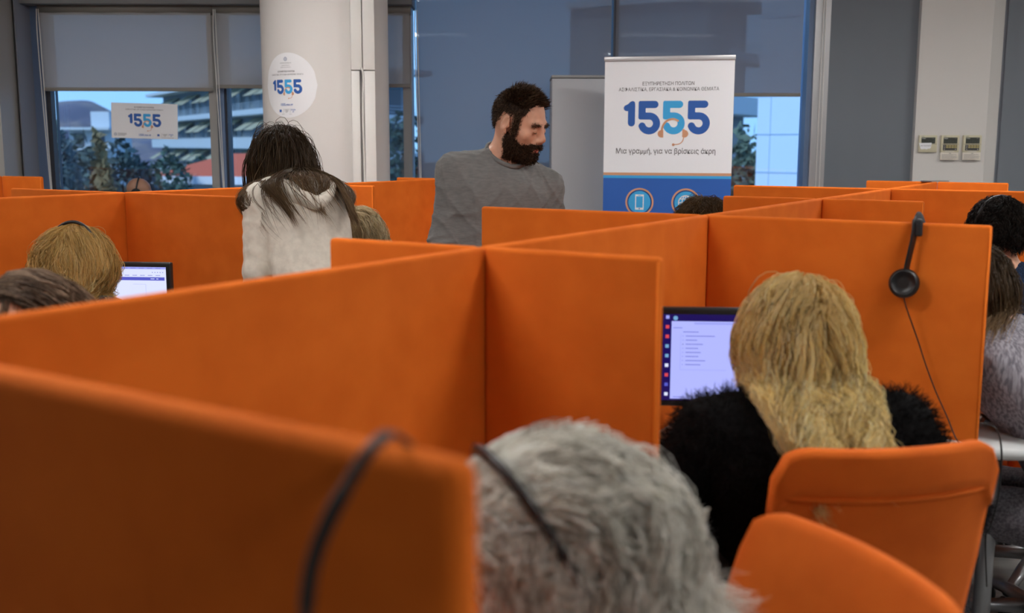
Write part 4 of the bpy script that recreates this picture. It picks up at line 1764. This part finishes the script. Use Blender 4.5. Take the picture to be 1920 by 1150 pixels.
hood(w2)
hc_ = [(w2['tp'](0, -.07, w2['up'] - .075), w2['T'], np.array((.160, .100, .100)), 1.0)]
hair_sim(w2, w2, 5600, .52, w2['cols'] + hc_, comb=(.12, -.1, -.2), lift=.1, grav=1.1, steps=22, wave=(.003, 20, .0004), clump=.55, nclump=90, thick=.022, backf=.5, narrow=.13, squeeze=5, backmask=lambda r_: np.where(r_[:, 0] > -.035, 1.0, 0.0), rad=.0010, mat_=H_LONG, low=-.45, lvar=.35)

# ---- 3. blonde woman at the left
hc = at(146, 494, 3.66)
w3 = person('woman with wavy dark blonde hair and headset band seated at left beside a monitor', tuple(hc), -12, ('top', DKTOP), DARKT, s=1.0, lean=12, hyaw=-4, hpitch=12, build=1.0)
hair_sim(w3, w3, 7000, .42, w3['cols'], comb=(.6, -.3, -.2), lift=.2, grav=.9, steps=20, wave=(.013, 46, .0012), clump=.78, nclump=90, thick=.010, backf=.5, narrow=.09, squeeze=10, rad=.0008, mat_=H_DBLOND, low=-.45)
worn_headset(w3, 'thin black headset band on the dark blonde hair at left', lean=-10, r=(.103, .130), cups=False)

# ---- 4. woman at the left edge, forehead showing
hc = at(44, 628, 2.22)
w4 = person('woman at the left edge with highlighted brown hair, only her forehead and hair visible', tuple(hc), 168, ('top', DKTOP), DARKT, s=1.0, lean=10, hyaw=-6, hpitch=8, build=1.0)
hair_sim(w4, w4, 5200, .34, w4['cols'], comb=(1.2, -.8, .0), part=.03, cpers=.35, lift=.06, grav=.8, steps=18, wave=(.004, 25, .0005), clump=.6, nclump=80, thick=.012, rad=.0010, mat_=H_LBROWN, low=-.4, front=1.45)

# ---- 5. blonde woman in black
hc = at(1492, 640, 2.28)
w5 = person('woman with long wavy blonde hair in a fluffy black sweater seated at a monitor', tuple(hc), 4, ('sweater', FUZZ), DARKT, s=1.0, lean=14, hyaw=0, hpitch=14, build=1.22, fold=.008, h=.006,
            arms={-1: ((-.34, .08, .76), (-.20, .33, .79)), 1: ((.34, .08, .76), (.20, .33, .79))})
surface_fuzz('sweater_fluff', w5['topV'], w5['topN'], w5['topV'][:, 2] > .5, 26000, .022, FUZZ, w5['obj'], None, .0007, .45, 5, .15, 5)
hair_sim(w5, w5, 8600, .50, w5['cols'], comb=(.5, -.3, -.2), part=.012, lift=.12, grav=1.1, steps=26, wave=(.012, 46, .0011), clump=.80, nclump=100, thick=.024, backf=.75, narrow=.080, squeeze=5, rad=.0009, mat_=H_BLOND, low=-.45, lvar=.5)
worn_headset(w5, 'black headset band pressed into the blonde hair of the woman in black', lean=20, r=(.112, .139), cups=False)

# ---- 6. white-haired woman in the foreground
hc = at(1000, 1072, 1.25)
w6 = person('woman with frizzy silver white hair bending low in the foreground, out of focus', tuple(hc), 100, ('top', TEAL), DARKT, s=1.0, lean=24, hyaw=12, hpitch=30, build=1.0, skinm=SK1, arms={-1: ((-.27, .2, .72), (-.14, .42, .79)), 1: ((.27, .2, .72), (.14, .42, .79))})
hair_sim(w6, w6, 8000, .30, w6['cols'], comb=(.15, -1.5, .1), lift=.08, grav=.55, steps=22, wave=(.017, 62, .0018), clump=.62, nclump=130, thick=.030, backf=.9, cpers=.40, rad=.0009, mat_=H_GREY, low=-.45, front=1.15, lvar=.5)
worn_headset(w6, 'blurred black headset band on the silver hair in the foreground', lean=-2, r=(.120, .152), cups=False, w=.014)

# ---- 7. man with dark curly hair, far right
hc = at(1868, 440, 3.85)
w7 = person('man with dark curly hair and headset in a navy sweater at the right edge', tuple(hc), 2, ('sweater', NAVYK), DARKT, s=1.0, lean=4, hyaw=6, hpitch=2, build=1.15, skinm=SK1, arms={-1: ((-.20, .0, .77), (-.08, .24, .79)), 1: ((.22, .04, .76), (.10, .30, .79))})
hair_sim(w7, w7, 5200, .062, [], comb=(.3, -.3, 0), lift=.5, grav=.5, steps=14, wave=(.006, 120, .0012), clump=.7, nclump=170, thick=.006, rad=.0010, mat_=H_CURL, low=-.30, lvar=.4, back=.42)
worn_headset(w7, 'black headset with ear cup on the dark curly-haired man', lean=0, r=(.098, .128), cups=True, mic=1)

# ---- 8. woman in the grey ribbed tee
hc = at(1806, 548, 3.05)
w8 = person('woman in a grey ribbed short-sleeved tee over black sleeves, half hidden at the right edge', tuple(hc), 58, ('tee', GREYT), JEANS, s=1.0, lean=34, hyaw=6, hpitch=10, arms={-1: ((-.17, .08, .76), (-.08, .30, .79)), 1: ((.22, .06, .74), (.12, .33, .79))}, build=1.1, sleeve='short')
f = Field(w8['V'].min(0), w8['V'].max(0), .007)
for q, sh in ((-1, w8['sh'][0]), (1, w8['sh'][1])):
    el, wr = np.array(w8['A'][q][0]), np.array(w8['A'][q][1])
    f.cap(sh, el, .060, .049, .02)
    f.cap(el, wr, .050, .036, .02, rib=(.002, .04, 0))
V_, F_ = f.mesh()
np_mesh('undershirt', V_, F_, BLACKF, w8['obj'])
hair_sim(w8, w8, 3600, .27, w8['cols'], comb=(.6, -.2, -.2), lift=.15, grav=.9, steps=18, wave=(.005, 30, .0006), clump=.5, nclump=70, thick=.026, rad=.0011, mat_=H_LONG, low=-.45)

# ---- 9. person with brown frizzy hair behind the second long partition
hc = at(1320, 431, 4.75)
w9 = person('person with brown frizzy hair and headband, head top just above the partition below the banner', tuple(hc), -30, ('top', DKTOP), DARKT, s=1.0, lean=8, hyaw=0, hpitch=14, build=1.0)
hair_sim(w9, w9, 4200, .11, [], comb=(.5, -.6, .2), lift=.6, grav=.3, steps=14, wave=(.007, 110, .0014), clump=.5, nclump=150, thick=.007, rad=.0008, mat_=H_BCURL, low=-.3, lvar=.5)
worn_headset(w9, 'black headset band with a white mark on the brown frizzy hair', lean=8, r=(.112, .134), cups=False)

# ---- 10. ash blonde head behind the hoodie
hc = at(664, 446, 5.0)
w10 = person('person with ash blonde hair seated half hidden behind the cream hoodie', tuple(hc), 150, ('top', DKTOP), DARKT, s=1.0, lean=12, hyaw=0, hpitch=26, build=1.0)
hair_sim(w10, w10, 4200, .26, w10['cols'], comb=(.5, -.4, 0), lift=.3, grav=.7, steps=16, wave=(.007, 60, .0009), clump=.5, nclump=90, thick=.02, rad=.0010, mat_=H_ASH, low=-.4)

# ---- 11. bald man's reflection in the window, built as a solid seated figure
hc = at(262, 362, 7.3)
w11 = person('bald man with a headset, reflection in the leftmost window built as a seated figure', tuple(hc), -80, ('top', DKTOP), DARKT, s=.82, lean=4, hyaw=0, hpitch=10, build=1.1, skinm=SK3, h=.008)
worn_headset(w11, 'black headset band over the bald head built for the window reflection', lean=0, r=(.084, .118), cups=True)

# ------------------------------------------------------------------ roll-up banner
bx = at(1255, 105, 6.9)
banner = empty('rollup_banner', (bx.x, bx.y, 0), R(-13), 'white and blue roll-up banner reading 1555 standing before the windows', 'banner')
BW, BH = .408, bx.z
boxo('base', -BW - .01, BW + .01, -.10, .10, 0, .09, ALU, banner, .01)
boxo('top_rail', -BW - .004, BW + .004, -.012, .012, BH - .028, BH, mat('rail', srgb(205, 205, 208), .35, metal=.4), banner, .004)
tubeo('support_pole', [(0, .02, .05), (0, .02, BH - .02)], .009, ALU, banner)
boxo('banner_sheet', -BW, BW, -.0015, .0015, .08, BH - .026, BANW, banner)
u_ = 2 * BW / 827.0
g = Graphic(lambda x, y, L: (x, -.0022 - L * .0005, y))
gy = lambda py: BH - (py - 85) * u_ * 1.0
gx = lambda px: (px - 789) * u_
g.rect(-BW, BW, gy(846), gy(828), SALM, 0)
g.rect(-BW, BW, gy(864), gy(846), SKYB, 0)
g.rect(-BW, BW, .08, gy(864), BANB, 0)
g.text('ΕΞΥΠΗΡΕΤΗΣΗ ΠΟΛΙΤΩΝ', gx(787), gy(259), .030, INK, 0, .008, 330 * u_)
g.text('ΑΣΦΑΛΙΣΤΙΚΑ, ΕΡΓΑΣΙΑΚΑ & ΚΟΙΝΩΝΙΚΑ ΘΕΜΑΤΑ', gx(789), gy(295), .030, INK, 0, 0, 640 * u_)
logo(g, gx(781), gy(474), u_, 0)
g.text('Μια γραμμή, για να βρίσκεις άκρη', gx(777), gy(690), .047, INK, 0, .008, 640 * u_)
for cx_, kind in ((617, 0), (917, 1)):
    X0, Y0 = gx(cx_), gy(1020)
    g.disc(X0, Y0, 88 * u_, BANB, 0)
    g.ring(X0, Y0, 87 * u_, 11 * u_, SALM, 1)
    g.disc(X0, Y0, 73 * u_, SKYB, 1)
    if kind == 0:
        g.rect(X0 - 28 * u_, X0 + 28 * u_, Y0 - 50 * u_, Y0 + 50 * u_, PAPER, 2)
        g.rect(X0 - 22 * u_, X0 + 22 * u_, Y0 - 36 * u_, Y0 + 38 * u_, SKYB, 3)
        g.disc(X0, Y0 - 43 * u_, 4 * u_, BANB, 3, 10)
        g.rect(X0 - 10 * u_, X0 + 10 * u_, Y0 + 42 * u_, Y0 + 45 * u_, SKYB, 3)
    else:
        for rx in (1, .5):
            g.ring(X0, Y0, 46 * u_, 6 * u_, PAPER, 2, 32, 0, 360, rx)
        g.rect(X0 - 3 * u_, X0 + 3 * u_, Y0 - 46 * u_, Y0 + 46 * u_, PAPER, 2)
        for dy in (-24, 0, 24):
            w_ = math.sqrt(46 ** 2 - dy ** 2) * u_
            g.rect(X0 - w_, X0 + w_, Y0 + dy * u_ - 3 * u_, Y0 + dy * u_ + 3 * u_, PAPER, 2)
g.build('printed_artwork', banner)

# tall cabinet behind the banner
c0 = at(1035, 141, 7.35)
c1 = X(1200, 7.35)
CAB = mat('cabinet_grey', srgb(176, 178, 182), .55)
cab = empty('cabinet', ((c0.x + c1) / 2, 7.35, 0), 0, 'tall light grey cabinet between the standing man and the banner', 'cabinet')
w_ = (c1 - c0.x) / 2
boxo('body', -w_, w_, 0, .40, .03, c0.z - .022, CAB, cab, .003)
boxo('top_cap', -w_ - .002, w_ + .002, -.008, .41, c0.z - .018, c0.z, mat('cabinet_cap', srgb(150, 150, 148), .5), cab, .003)
boxo('plinth', -w_ + .01, w_ - .01, .01, .40, 0, .03, FRAME, cab)
boxo('door', -w_ + .004, w_ - .004, -.008, -.001, .05, c0.z - .03, CAB, cab, .002)

# ------------------------------------------------------------------ round sign on the column, bent round it
a0 = math.asin((at(541, 160, 6.9).x - CX) / CR)
sz = at(541, 160, CY_ - CR * math.cos(a0)).z


def bend(x, y, L):
    r = CR + .0014 + L * .0014
    t = a0 + x / CR
    return (CX + r * math.sin(t), CY_ - r * math.cos(t), sz + y)


signc = empty('round_sign', (0, 0, 0), 0, 'round white paper sign reading 1555 stuck on the round column', 'sign')
ru = .202
g = Graphic(bend)
for k in range(24):
    x0, x1 = -ru + 2 * ru * k / 24, -ru + 2 * ru * (k + 1) / 24
    y0 = math.sqrt(max(0, ru * ru - x0 * x0))
    y1 = math.sqrt(max(0, ru * ru - x1 * x1))
    g.poly([(x0, -y0), (x1, -y1), (x1, y1), (x0, y0)], PAPER, 0)
g.build('paper_disc', signc)
g = Graphic(bend)
q = ru / 490.0
ox = -.012
crest(g, ox, 395 * q, 26 * q, mat('crest_blue', srgb(92, 110, 150), .6), 1)
g.text('ΕΛΛΗΝΙΚΗ ΔΗΜΟΚΡΑΤΙΑ', ox, 335 * q, 15 * q, INK, 1, .01, 215 * q)
g.text('Υπουργείο Εργασίας', ox, 300 * q, 15 * q, INK, 1, 0, 150 * q)
g.text('και Κοινωνικής Ασφάλισης', ox, 272 * q, 15 * q, INK, 1, 0, 195 * q)
g.text('ΕΞΥΠΗΡΕΤΗΣΗ ΠΟΛΙΤΩΝ', ox, 207 * q, 30 * q, INK, 1, .02, 320 * q)
g.text('ΑΣΦΑΛΙΣΤΙΚΑ, ΕΡΓΑΣΙΑΚΑ & ΚΟΙΝΩΝΙΚΑ ΘΕΜΑΤΑ', ox, 162 * q, 30 * q, INKL, 1, 0, 610 * q)
logo(g, ox, -22 * q, q * 1.02, 1)
g.text('1555.gov.gr', ox, -292 * q, 50 * q, NAVY, 1, .02, 232 * q)
funding(g, ox, -385 * q, q * 2.4, 1)
g.rect(ox - 95 * q, ox + 95 * q, -437 * q, -434 * q, INKL, 1)
g.build('printed_artwork', signc)

# ------------------------------------------------------------------ paper sign taped to the left window
pc = at(271, 227, WY - .012)
pw = (X(333, WY) - X(209, WY)) / 2
ph_ = (Z(194, WY, 270) - Z(260, WY, 270)) / 2
sp_ = empty('window_sign', (pc.x, WY - .012, pc.z), 0, 'rectangular white paper sign reading 1555 taped inside the leftmost window', 'sign')
sp_.rotation_euler = (0, R(1.5), 0)
wav = lambda x, y: -.004 * math.sin(x * 16 + y * 9)
g = Graphic(lambda x, y, L: (x, wav(x, y) - L * .0004, y))
for k in range(20):
    for j in range(8):
        x0, x1 = -pw + 2 * pw * k / 20, -pw + 2 * pw * (k + 1) / 20
        y0, y1 = -ph_ + 2 * ph_ * j / 8, -ph_ + 2 * ph_ * (j + 1) / 8
        g.poly([(x0, y0), (x1, y0), (x1, y1), (x0, y1)], PAPER, 0)
g.build('paper_sheet', sp_)
g = Graphic(lambda x, y, L: (x, wav(x, y) - .0008 - L * .0004, y))
q = pw / 785.0
g.text('ΕΞΥΠΗΡΕΤΗΣΗ ΠΟΛΙΤΩΝ', 0, 315 * q, 40 * q, INK, 1, .02, 470 * q)
g.text('ΑΣΦΑΛΙΣΤΙΚΑ, ΕΡΓΑΣΙΑΚΑ & ΚΟΙΝΩΝΙΚΑ ΘΕΜΑΤΑ', 0, 262 * q, 40 * q, INKL, 1, 0, 900 * q)
logo(g, 5 * q, 15 * q, 1.43 * q, 1)
g.text('1555.gov.gr', 0, -330 * q, 68 * q, NAVY, 1, .02, 290 * q)
crest(g, -690 * q, -325 * q, 30 * q, mat('crest_blue', srgb(92, 110, 150), .6), 1)
for k in range(3):
    g.rect(-640 * q, (-430 - 40 * (k == 2)) * q, (-305 - 24 * k) * q, (-297 - 24 * k) * q, INKL, 1)
funding(g, 480 * q, -325 * q, 3.0 * q, 1)
g.rect(400 * q, 690 * q, -388 * q, -382 * q, INKL, 1)
g.build('printed_artwork', sp_)

# ------------------------------------------------------------------ air conditioning controllers
CREAM = mat('aged_cream_plastic', srgb(206, 200, 172), .5)
LCD = mat('lcd_dark', srgb(66, 70, 64), .25)
LCDF = mat('lcd_segments', srgb(46, 50, 44), .3)
BTN = mat('button_panel', srgb(58, 58, 58), .5)
YEL = mat('button_ochre', srgb(176, 162, 108), .5)


def controller(u, label, flap):
    c = at(u, 270, PY)
    e = empty('wall_controller', (c.x, PY, c.z), 0, label, 'thermostat', 'air conditioning controllers on the white pilaster')
    boxo('housing', -.066, .066, -.022, 0, -.060, .062, CREAM, e, .005)
    g = Graphic(lambda x, y, L: (x, -.0226 - L * .0003, y))
    g.rect(-.050, .050, .002, .046, LCD, 0)
    g.text('HITACHI' if False else '', 0, 0, .01, INK, 1)
    g.rect(-.046, -.020, .037, .039, PLASTIC_W, 1)
    g.rect(.028, .042, .037, .039, INKL, 1)
    g.rect(-.050, -.030, .052, .055, INKL, 0)
    for k in range(5):
        g.rect(-.040 + k * .018, -.030 + k * .018, .012, .026 - .004 * (k % 2), LCDF, 1)
    g.rect(-.062, .062, -.003, -.001, mat('gap_shadow_line', srgb(120, 114, 96), .6), 0)
    g.build('display', e)
    if flap:
        g = Graphic(lambda x, y, L: (x, -.0226 - L * .0003, y))
        g.rect(-.052, .050, -.047, -.005, BTN, 0)
        for k in range(4):
            g.rect(-.030 + k * .020, -.013 + k * .020, -.017, -.008, YEL, 1)
            g.rect(-.030 + k * .020, -.013 + k * .020, -.029, -.020, YEL, 1)
        for k in range(3):
            g.rect(-.044, -.037, -.016 - k * .012, -.013 - k * .012, PLASTIC_W, 1)
        g.rect(.036, .042, -.040, -.036, PLASTIC_W, 1)
        g.build('button_panel', e)
        boxo('hinge_bar', -.036, .032, -.026, -.020, -.056, -.051, PLASTIC_W, e, .001)
        M = Matrix.Translation((-.004, -.024, -.0605)) @ Matrix.Rotation(R(-4), 4, 'X')
        fo = boxo('flap', -.066, .064, -.004, 0, -.054, 0, mat('flap_cream', srgb(222, 214, 200), .5), e, .001, M=M)
        g = Graphic(lambda x, y, L: tuple(M @ Vector((x, -.0046 - L * .0003, y))))
        g.rect(-.004, .012, -.009, -.006, INK, 0)
        for k in range(9):
            xx = -.056
            while xx < (.05 if k not in (2, 8) else .02):
                w_ = random.uniform(.004, .012)
                g.rect(xx, xx + w_, -.014 - k * .0042, -.0125 - k * .0042, INKL, 0)
                xx += w_ + .0016
        g.build('printed_instructions', fo)
    return e


c1_ = controller(1738, 'cream wall controller with white paper stuck on it, leftmost of three', False)
controller(1779.5, 'cream wall controller with open flap, middle of three on the pilaster', True)
controller(1821, 'cream wall controller with open flap, rightmost of three on the pilaster', True)
lab = empty('paper_note', (c1_.location.x, PY - .024, c1_.location.z), 0, 'small torn white paper note stuck over the leftmost wall controller', 'note')
g = Graphic(lambda x, y, L: (x, -.0012 - L * .0004 - .003 * math.sin(max(0, y + .01) * 50), y))
g.poly([(-.068, .006), (.024, .008), (.020, -.028), (.010, -.036), (.002, -.034), (-.010, -.040), (-.024, -.036), (-.046, -.039), (-.054, -.034)], PAPER, 0)
g.build('paper', lab)
g = Graphic(lambda x, y, L: (x, -.0040 - L * .0004, y))
g.text('ΜΗΝ ΤΟ ΑΓΓΙΖΕΤΕ', -.020, -.014, .011, INKL, 1, .01, .074)
g.build('handwriting', lab)
br_ = at(1752, 340, J(4).y)
boxo('metal_bracket', -.075, .075, -.02, .02, 0, .006, METALG).location = (J(4).x, J(4).y + .01, TOP + .001)
tag(bpy.data.objects['metal_bracket'], 'thin grey metal bracket lying on the farthest orange partition crossing', 'bracket')


# ------------------------------------------------------------------ headset hanging over the headphones partition
def on_line(u, v, p, d, z):
    """nearest point of the panel line under the pixel"""
    a = atz(u, v, z)
    a.z = 0
    t = (a - p).dot(d)
    return t


t = on_line(1694, 412, J(1), wd, TOP + .02)
ang = math.atan2(wd.y, wd.x)
org = J(1) + wd * t
hs = empty('hanging_headset', (org.x, org.y, TOP), ang, 'black headphones hanging over the top edge of the long orange partition', 'headset', 'call headsets')
arc = spline([(.025, .060, -.125), (.015, .046, -.06), (.006, .030, -.005), (.0, .0, .016), (-.004, -.026, .004), (-.008, -.036, -.05), (-.018, -.040, -.115), (-.020, -.036, -.135)], 6)
tubeo('headband', arc, .0075, BLACK, hs, 10, (.35, 1.9))
b = bmesh.new()
box(b, -.014, .014, -.034, -.020, -.035, .012, None, .006, 3)
o = obj('headband_pad', b, mat('satin_black', srgb(44, 46, 50), .35), hs)
smooth_angle(o)
for q_, y in ((-1, -.046), (1, .066)):
    M = Matrix.Translation((-.022 if q_ < 0 else .025, y, -.160)) @ Matrix.Rotation(R(90) + q_ * R(8), 4, 'X')
    b = bmesh.new()
    lathe(b, [(.030, -.016), (.038, -.012), (.040, -.002), (.039, .006), (.033, .012), (.030, .0125), (.029, .010), (.012, .011)], 32, M)
    cup = obj('earcup', b, BLACK, hs, True)
    b = bmesh.new()
    lathe(b, [(.026, -.026), (.035, -.024), (.037, -.018), (.033, -.013)], 32, M)
    obj('ear_cushion', b, BLACKF, cup, True)
cab_ = [(-.020, -.055, -.185), (-.012, -.055, -.22), (.020, -.040, -.31), (.045, -.036, -.38), (.075, -.036, -.45), (.105, -.036, -.51), (.135, -.05, -.566), (.17, -.10, -.572)]
tubeo('cable', spline(cab_, 8), .0019, mat('cable_brown_black', srgb(40, 26, 22), .5), hs, 6)

# blurred headset on the nearest partition
pd_ = (fr - fm).normalized()
base = Vector((0, 0, 0))
Pm = [at(770, 835, .70), at(735, 815, .675), at(700, 838, .655), at(655, 905, .645), at(615, 980, .64), at(586, 1060, .64), at(574, 1150, .645), at(575, 1240, .65)]
hb = Pm[1].copy()
h2 = empty('hanging_headset', hb, 0, 'blurred black headset band hanging over the nearest orange partition', 'headset', 'call headsets')
rel = [p_ - hb for p_ in Pm]
tubeo('headband', spline(rel, 6), [.0022] * 8 + [.0040] * 12 + [.0048] * 16 + [.004] * 7, BLACK, h2, 10, (1, 1.2))
b = bmesh.new()
lathe(b, [(.026, -.012), (.034, -.008), (.034, .006), (.024, .012)], 28, Matrix.Translation(rel[-1] + Vector((0, 0, -.03))) @ Matrix.Rotation(R(75), 4, 'X'))
obj('earcup', b, BLACKF, h2, True)

# thin black cable looping beside the right partition
cb = [at(1844, 793, 2.62), at(1868, 805, 2.6), at(1878, 850, 2.6), at(1872, 930, 2.6), at(1856, 990, 2.6), at(1848, 1010, 2.62), at(1850, 1100, 2.7)]
cbo = tubeo('cable', [q_ - cb[0] for q_ in spline(cb, 8)], .0022, BLACK, None, 6)
cbo.location = cb[0]
tag(cbo, 'thin black cable looping down beside the blonde woman\'s orange chair', 'cable')

# ------------------------------------------------------------------ outside
def tree(u, v, Y, h, w, col, label, n=2600, leaf=.16, conical=False, z0=-9):
    top = at(u, v, Y)
    e = empty('tree', (top.x, Y, z0), 0, label, 'tree', 'trees outside the windows')
    rng = np.random.default_rng(int(u))
    H = top.z - z0
    d = nrm(rng.normal(size=(n, 3)))
    r = rng.random(n) ** .35
    P = d * r[:, None] * np.array((w / 2, w / 2, h / 2))
    if conical:
        P[:, :2] *= (1.15 - .9 * (P[:, 2:3] + h / 2) / h)
    P += .18 * w * np.stack([np.sin(P[:, 2] * 3 + d[:, 0] * 5), np.cos(P[:, 2] * 2.3), np.sin(P[:, 0] * 3)], 1) * .5
    P[:, 2] += H - h / 2
    a = nrm(rng.normal(size=(n, 3)))
    b_ = nrm(np.cross(a, rng.normal(size=(n, 3))))
    sz_ = leaf * (.5 + rng.random(n))[:, None]
    V = np.stack([P - a * sz_, P - b_ * sz_ * .5, P + a * sz_, P + b_ * sz_ * .5], 1).reshape(-1, 3)
    Fq = np.arange(n * 4).reshape(-1, 4)
    np_mesh('foliage', V, Fq, mat('leaf_%d_%d_%d' % col, srgb(*col), .8, noise=(2, srgb(*[min(255, int(c * 1.5)) for c in col]), .35, .65)), e, False)
    tubeo('trunk', [(0, 0, 0), (0, 0, H * .5), (.1, 0, H - h * .2)], [.22, .16, .05], mat('bark', srgb(80, 66, 54), .9), e, 8)
    return e


GZ = -9
struct('ground_outside', -320, 320, 14, 700, GZ - .5, GZ, mat('ground_green', srgb(92, 98, 84), .95)) if False else None
gr = boxo('ground', -320, 320, 12, 700, GZ - .5, GZ, mat('ground_green', srgb(92, 98, 84), .95))
gr['kind'] = 'structure'
# hill
b = bmesh.new()
prof = [(-60, 262), (20, 236), (90, 196), (130, 188), (165, 192), (205, 214), (250, 232), (300, 250), (380, 262), (480, 270)]
rows = []
hp_ = [Vector((at(u, v, 420).x, 0, at(u, v, 420).z)) for u, v in prof]
hp_ = spline(hp_, 5)
for j, (yy, f_) in enumerate(((300, .0), (330, .35), (370, .75), (420, 1.0), (470, .7), (540, .0))):
    rows.append([b.verts.new((p_.x + 3 * math.sin(p_.x * .2 + j), yy + 6 * math.sin(p_.x * .13 + j * 2), GZ + (p_.z - GZ) * f_ + (1.6 * math.sin(p_.x * .5 + j * 1.7) if 0 < f_ < 1 else 0))) for p_ in hp_])
for r0, r1 in zip(rows, rows[1:]):
    for k in range(len(r0) - 1):
        b.faces.new((r0[k], r0[k + 1], r1[k + 1], r1[k]))
hill = obj('hill', b, mat('hill_scrub_haze', srgb(104, 100, 110), .95, noise=(.05, srgb(140, 126, 118), .4, .62)), None, True)  # scrub colour with blue distance haze mixed in
tag(hill, 'bare brown grey hill on the skyline seen through the leftmost window', 'hill')

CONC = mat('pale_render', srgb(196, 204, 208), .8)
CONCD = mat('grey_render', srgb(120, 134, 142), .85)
AWN = mat('awning_cream', srgb(186, 178, 146), .8, noise=(3, srgb(158, 156, 136), .45, .55, (6, .2, .2)))
GLD = mat('dark_panes', srgb(52, 66, 80), .3)


def building(u0, Y0, u1, Y1, ztop, nf, label, awn=True, dep=10, col=None, fl=3.0):
    p0 = Vector((X(u0, Y0), Y0, 0))
    p1 = Vector((X(u1, Y1), Y1, 0))
    d = p1 - p0
    L = d.length
    e = empty('apartment_building', (p0.x, p0.y, GZ), math.atan2(d.y, d.x), label, 'building', 'buildings across the street')
    H = ztop - GZ
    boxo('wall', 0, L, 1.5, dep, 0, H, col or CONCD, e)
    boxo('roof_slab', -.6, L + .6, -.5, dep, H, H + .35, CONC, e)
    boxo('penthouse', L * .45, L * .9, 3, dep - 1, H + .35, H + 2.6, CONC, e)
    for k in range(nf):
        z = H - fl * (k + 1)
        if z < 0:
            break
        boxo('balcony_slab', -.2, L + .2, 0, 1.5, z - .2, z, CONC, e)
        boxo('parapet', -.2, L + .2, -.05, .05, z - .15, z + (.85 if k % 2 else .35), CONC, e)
        rl = bmesh.new()
        for r_ in range(3):
            box(rl, -.2, L + .2, -.02, .02, z + .5 + .2 * r_, z + .53 + .2 * r_)
        obj('railing', rl, CONC, e)
        nw = max(2, int(L / 3.2))
        for i in range(nw):
            x0 = (i + .22) * L / nw
            wo_ = boxo('window', x0, x0 + 1.5, 1.46, 1.5, z + .1, z + 2.2, GLD, e)
            if awn and (i + k) % 3 != 0:
                b = bmesh.new()
                vv = [b.verts.new(c_) for c_ in ((x0 - .6, 1.4, z + fl - .35), (x0 + 2.1, 1.4, z + fl - .35), (x0 + 2.1, -.5, z + fl - 1.5), (x0 - .6, -.5, z + fl - 1.5))]
                b.faces.new(vv)
                vv2 = [b.verts.new(v_.co - Vector((0, 0, .04))) for v_ in vv]
                b.faces.new(vv2[::-1])
                obj('awning', b, AWN, e)
    return e


building(283, 135, 505, 92, 7.4, 5, 'pale apartment block with cream awnings on its balconies beyond the left window')
building(118, 150, 196, 150, 3.6, 3, 'low white building below the hill seen through the leftmost window', awn=False, fl=2.6, col=CONC)
building(700, 70, 790, 74, 6.2, 4, 'pale building behind the narrow window right of the round column', awn=False)
building(1370, 60, 1440, 66, 9.5, 5, 'grey building with balconies behind the right window', awn=False)
# near tiled wall block
p0, p1 = at(1421, 200, 26), at(1640, 200, 24)
tb = empty('tiled_building', (p0.x, 26, GZ), math.atan2(p1.y - 26, p1.x - p0.x), 'close pale blue panelled building filling the right half of the right window', 'building')
TW = mat('pale_panels', srgb(206, 222, 238), .5)
boxo('wall', 0, 4.5, 0, 6, 0, 22, TW, tb)
jb = bmesh.new()
for k in range(24):
    box(jb, 0, 4.5, -.012, 0, k * .9, k * .9 + .025)
for k in range(5):
    box(jb, k * 1.1 + .35, k * 1.1 + .365, -.012, 0, 0, 22)
obj('panel_joints', jb, mat('panel_joint', srgb(160, 184, 210), .6), tb)
# red-roofed house
h0 = at(300, 330, 44)
hs_ = empty('house', (h0.x, 44, GZ), R(-14), 'white house with orange tiled roof low in the left window', 'house')
hz = h0.z - GZ
boxo('wall', .6, 7.5, .6, 5, 0, hz - .1, mat('house_white', srgb(205, 208, 214), .8), hs_)
b = bmesh.new()
vv = [b.verts.new(c_) for c_ in ((-.6, 0, hz), (8, 0, hz), (8, 6, hz), (-.6, 6, hz), (1.6, 3, hz + .9), (6.4, 3, hz + .9))]
for f_ in ((0, 1, 5, 4), (1, 2, 5), (2, 3, 4, 5), (3, 0, 4), (3, 2, 1, 0)):
    b.faces.new([vv[i] for i in f_])
obj('roof', b, mat('roof_tile', srgb(206, 96, 62), .85), hs_)
boxo('fascia', -.6, 8, -.05, .05, hz - .32, hz, mat('fascia_white', srgb(222, 226, 234), .6), hs_)
for k in range(3):
    boxo('window', 1.4 + 2.1 * k, 2.3 + 2.1 * k, .56, .6, hz - 2, hz - .8, GLD, hs_)

tree(150, 252, 34, 7.5, 2.6, (54, 66, 62), 'dark green tree leftmost in the leftmost window')
tree(186, 236, 30, 8.0, 1.3, (96, 84, 58), 'slim brownish cypress in the leftmost window', conical=True)
tree(225, 262, 32, 7.0, 2.4, (44, 60, 60), 'dark tree below the paper sign in the leftmost window')
tree(122, 244, 28, 7.5, 1.4, (50, 66, 70), 'narrow dark tree at the very edge of the leftmost window', conical=True)
tree(292, 284, 42, 6.0, 3.2, (48, 66, 58), 'bushy green tree right of the brown cypress')
tree(345, 296, 60, 6.0, 5, (52, 70, 58), 'green tree before the apartment block')
tree(750, 205, 45, 9.0, 2.2, (40, 56, 50), 'dark green tree in the narrow window right of the column')
tree(1398, 232, 32, 8, 1.6, (70, 84, 72), 'green tree in the left half of the right window')
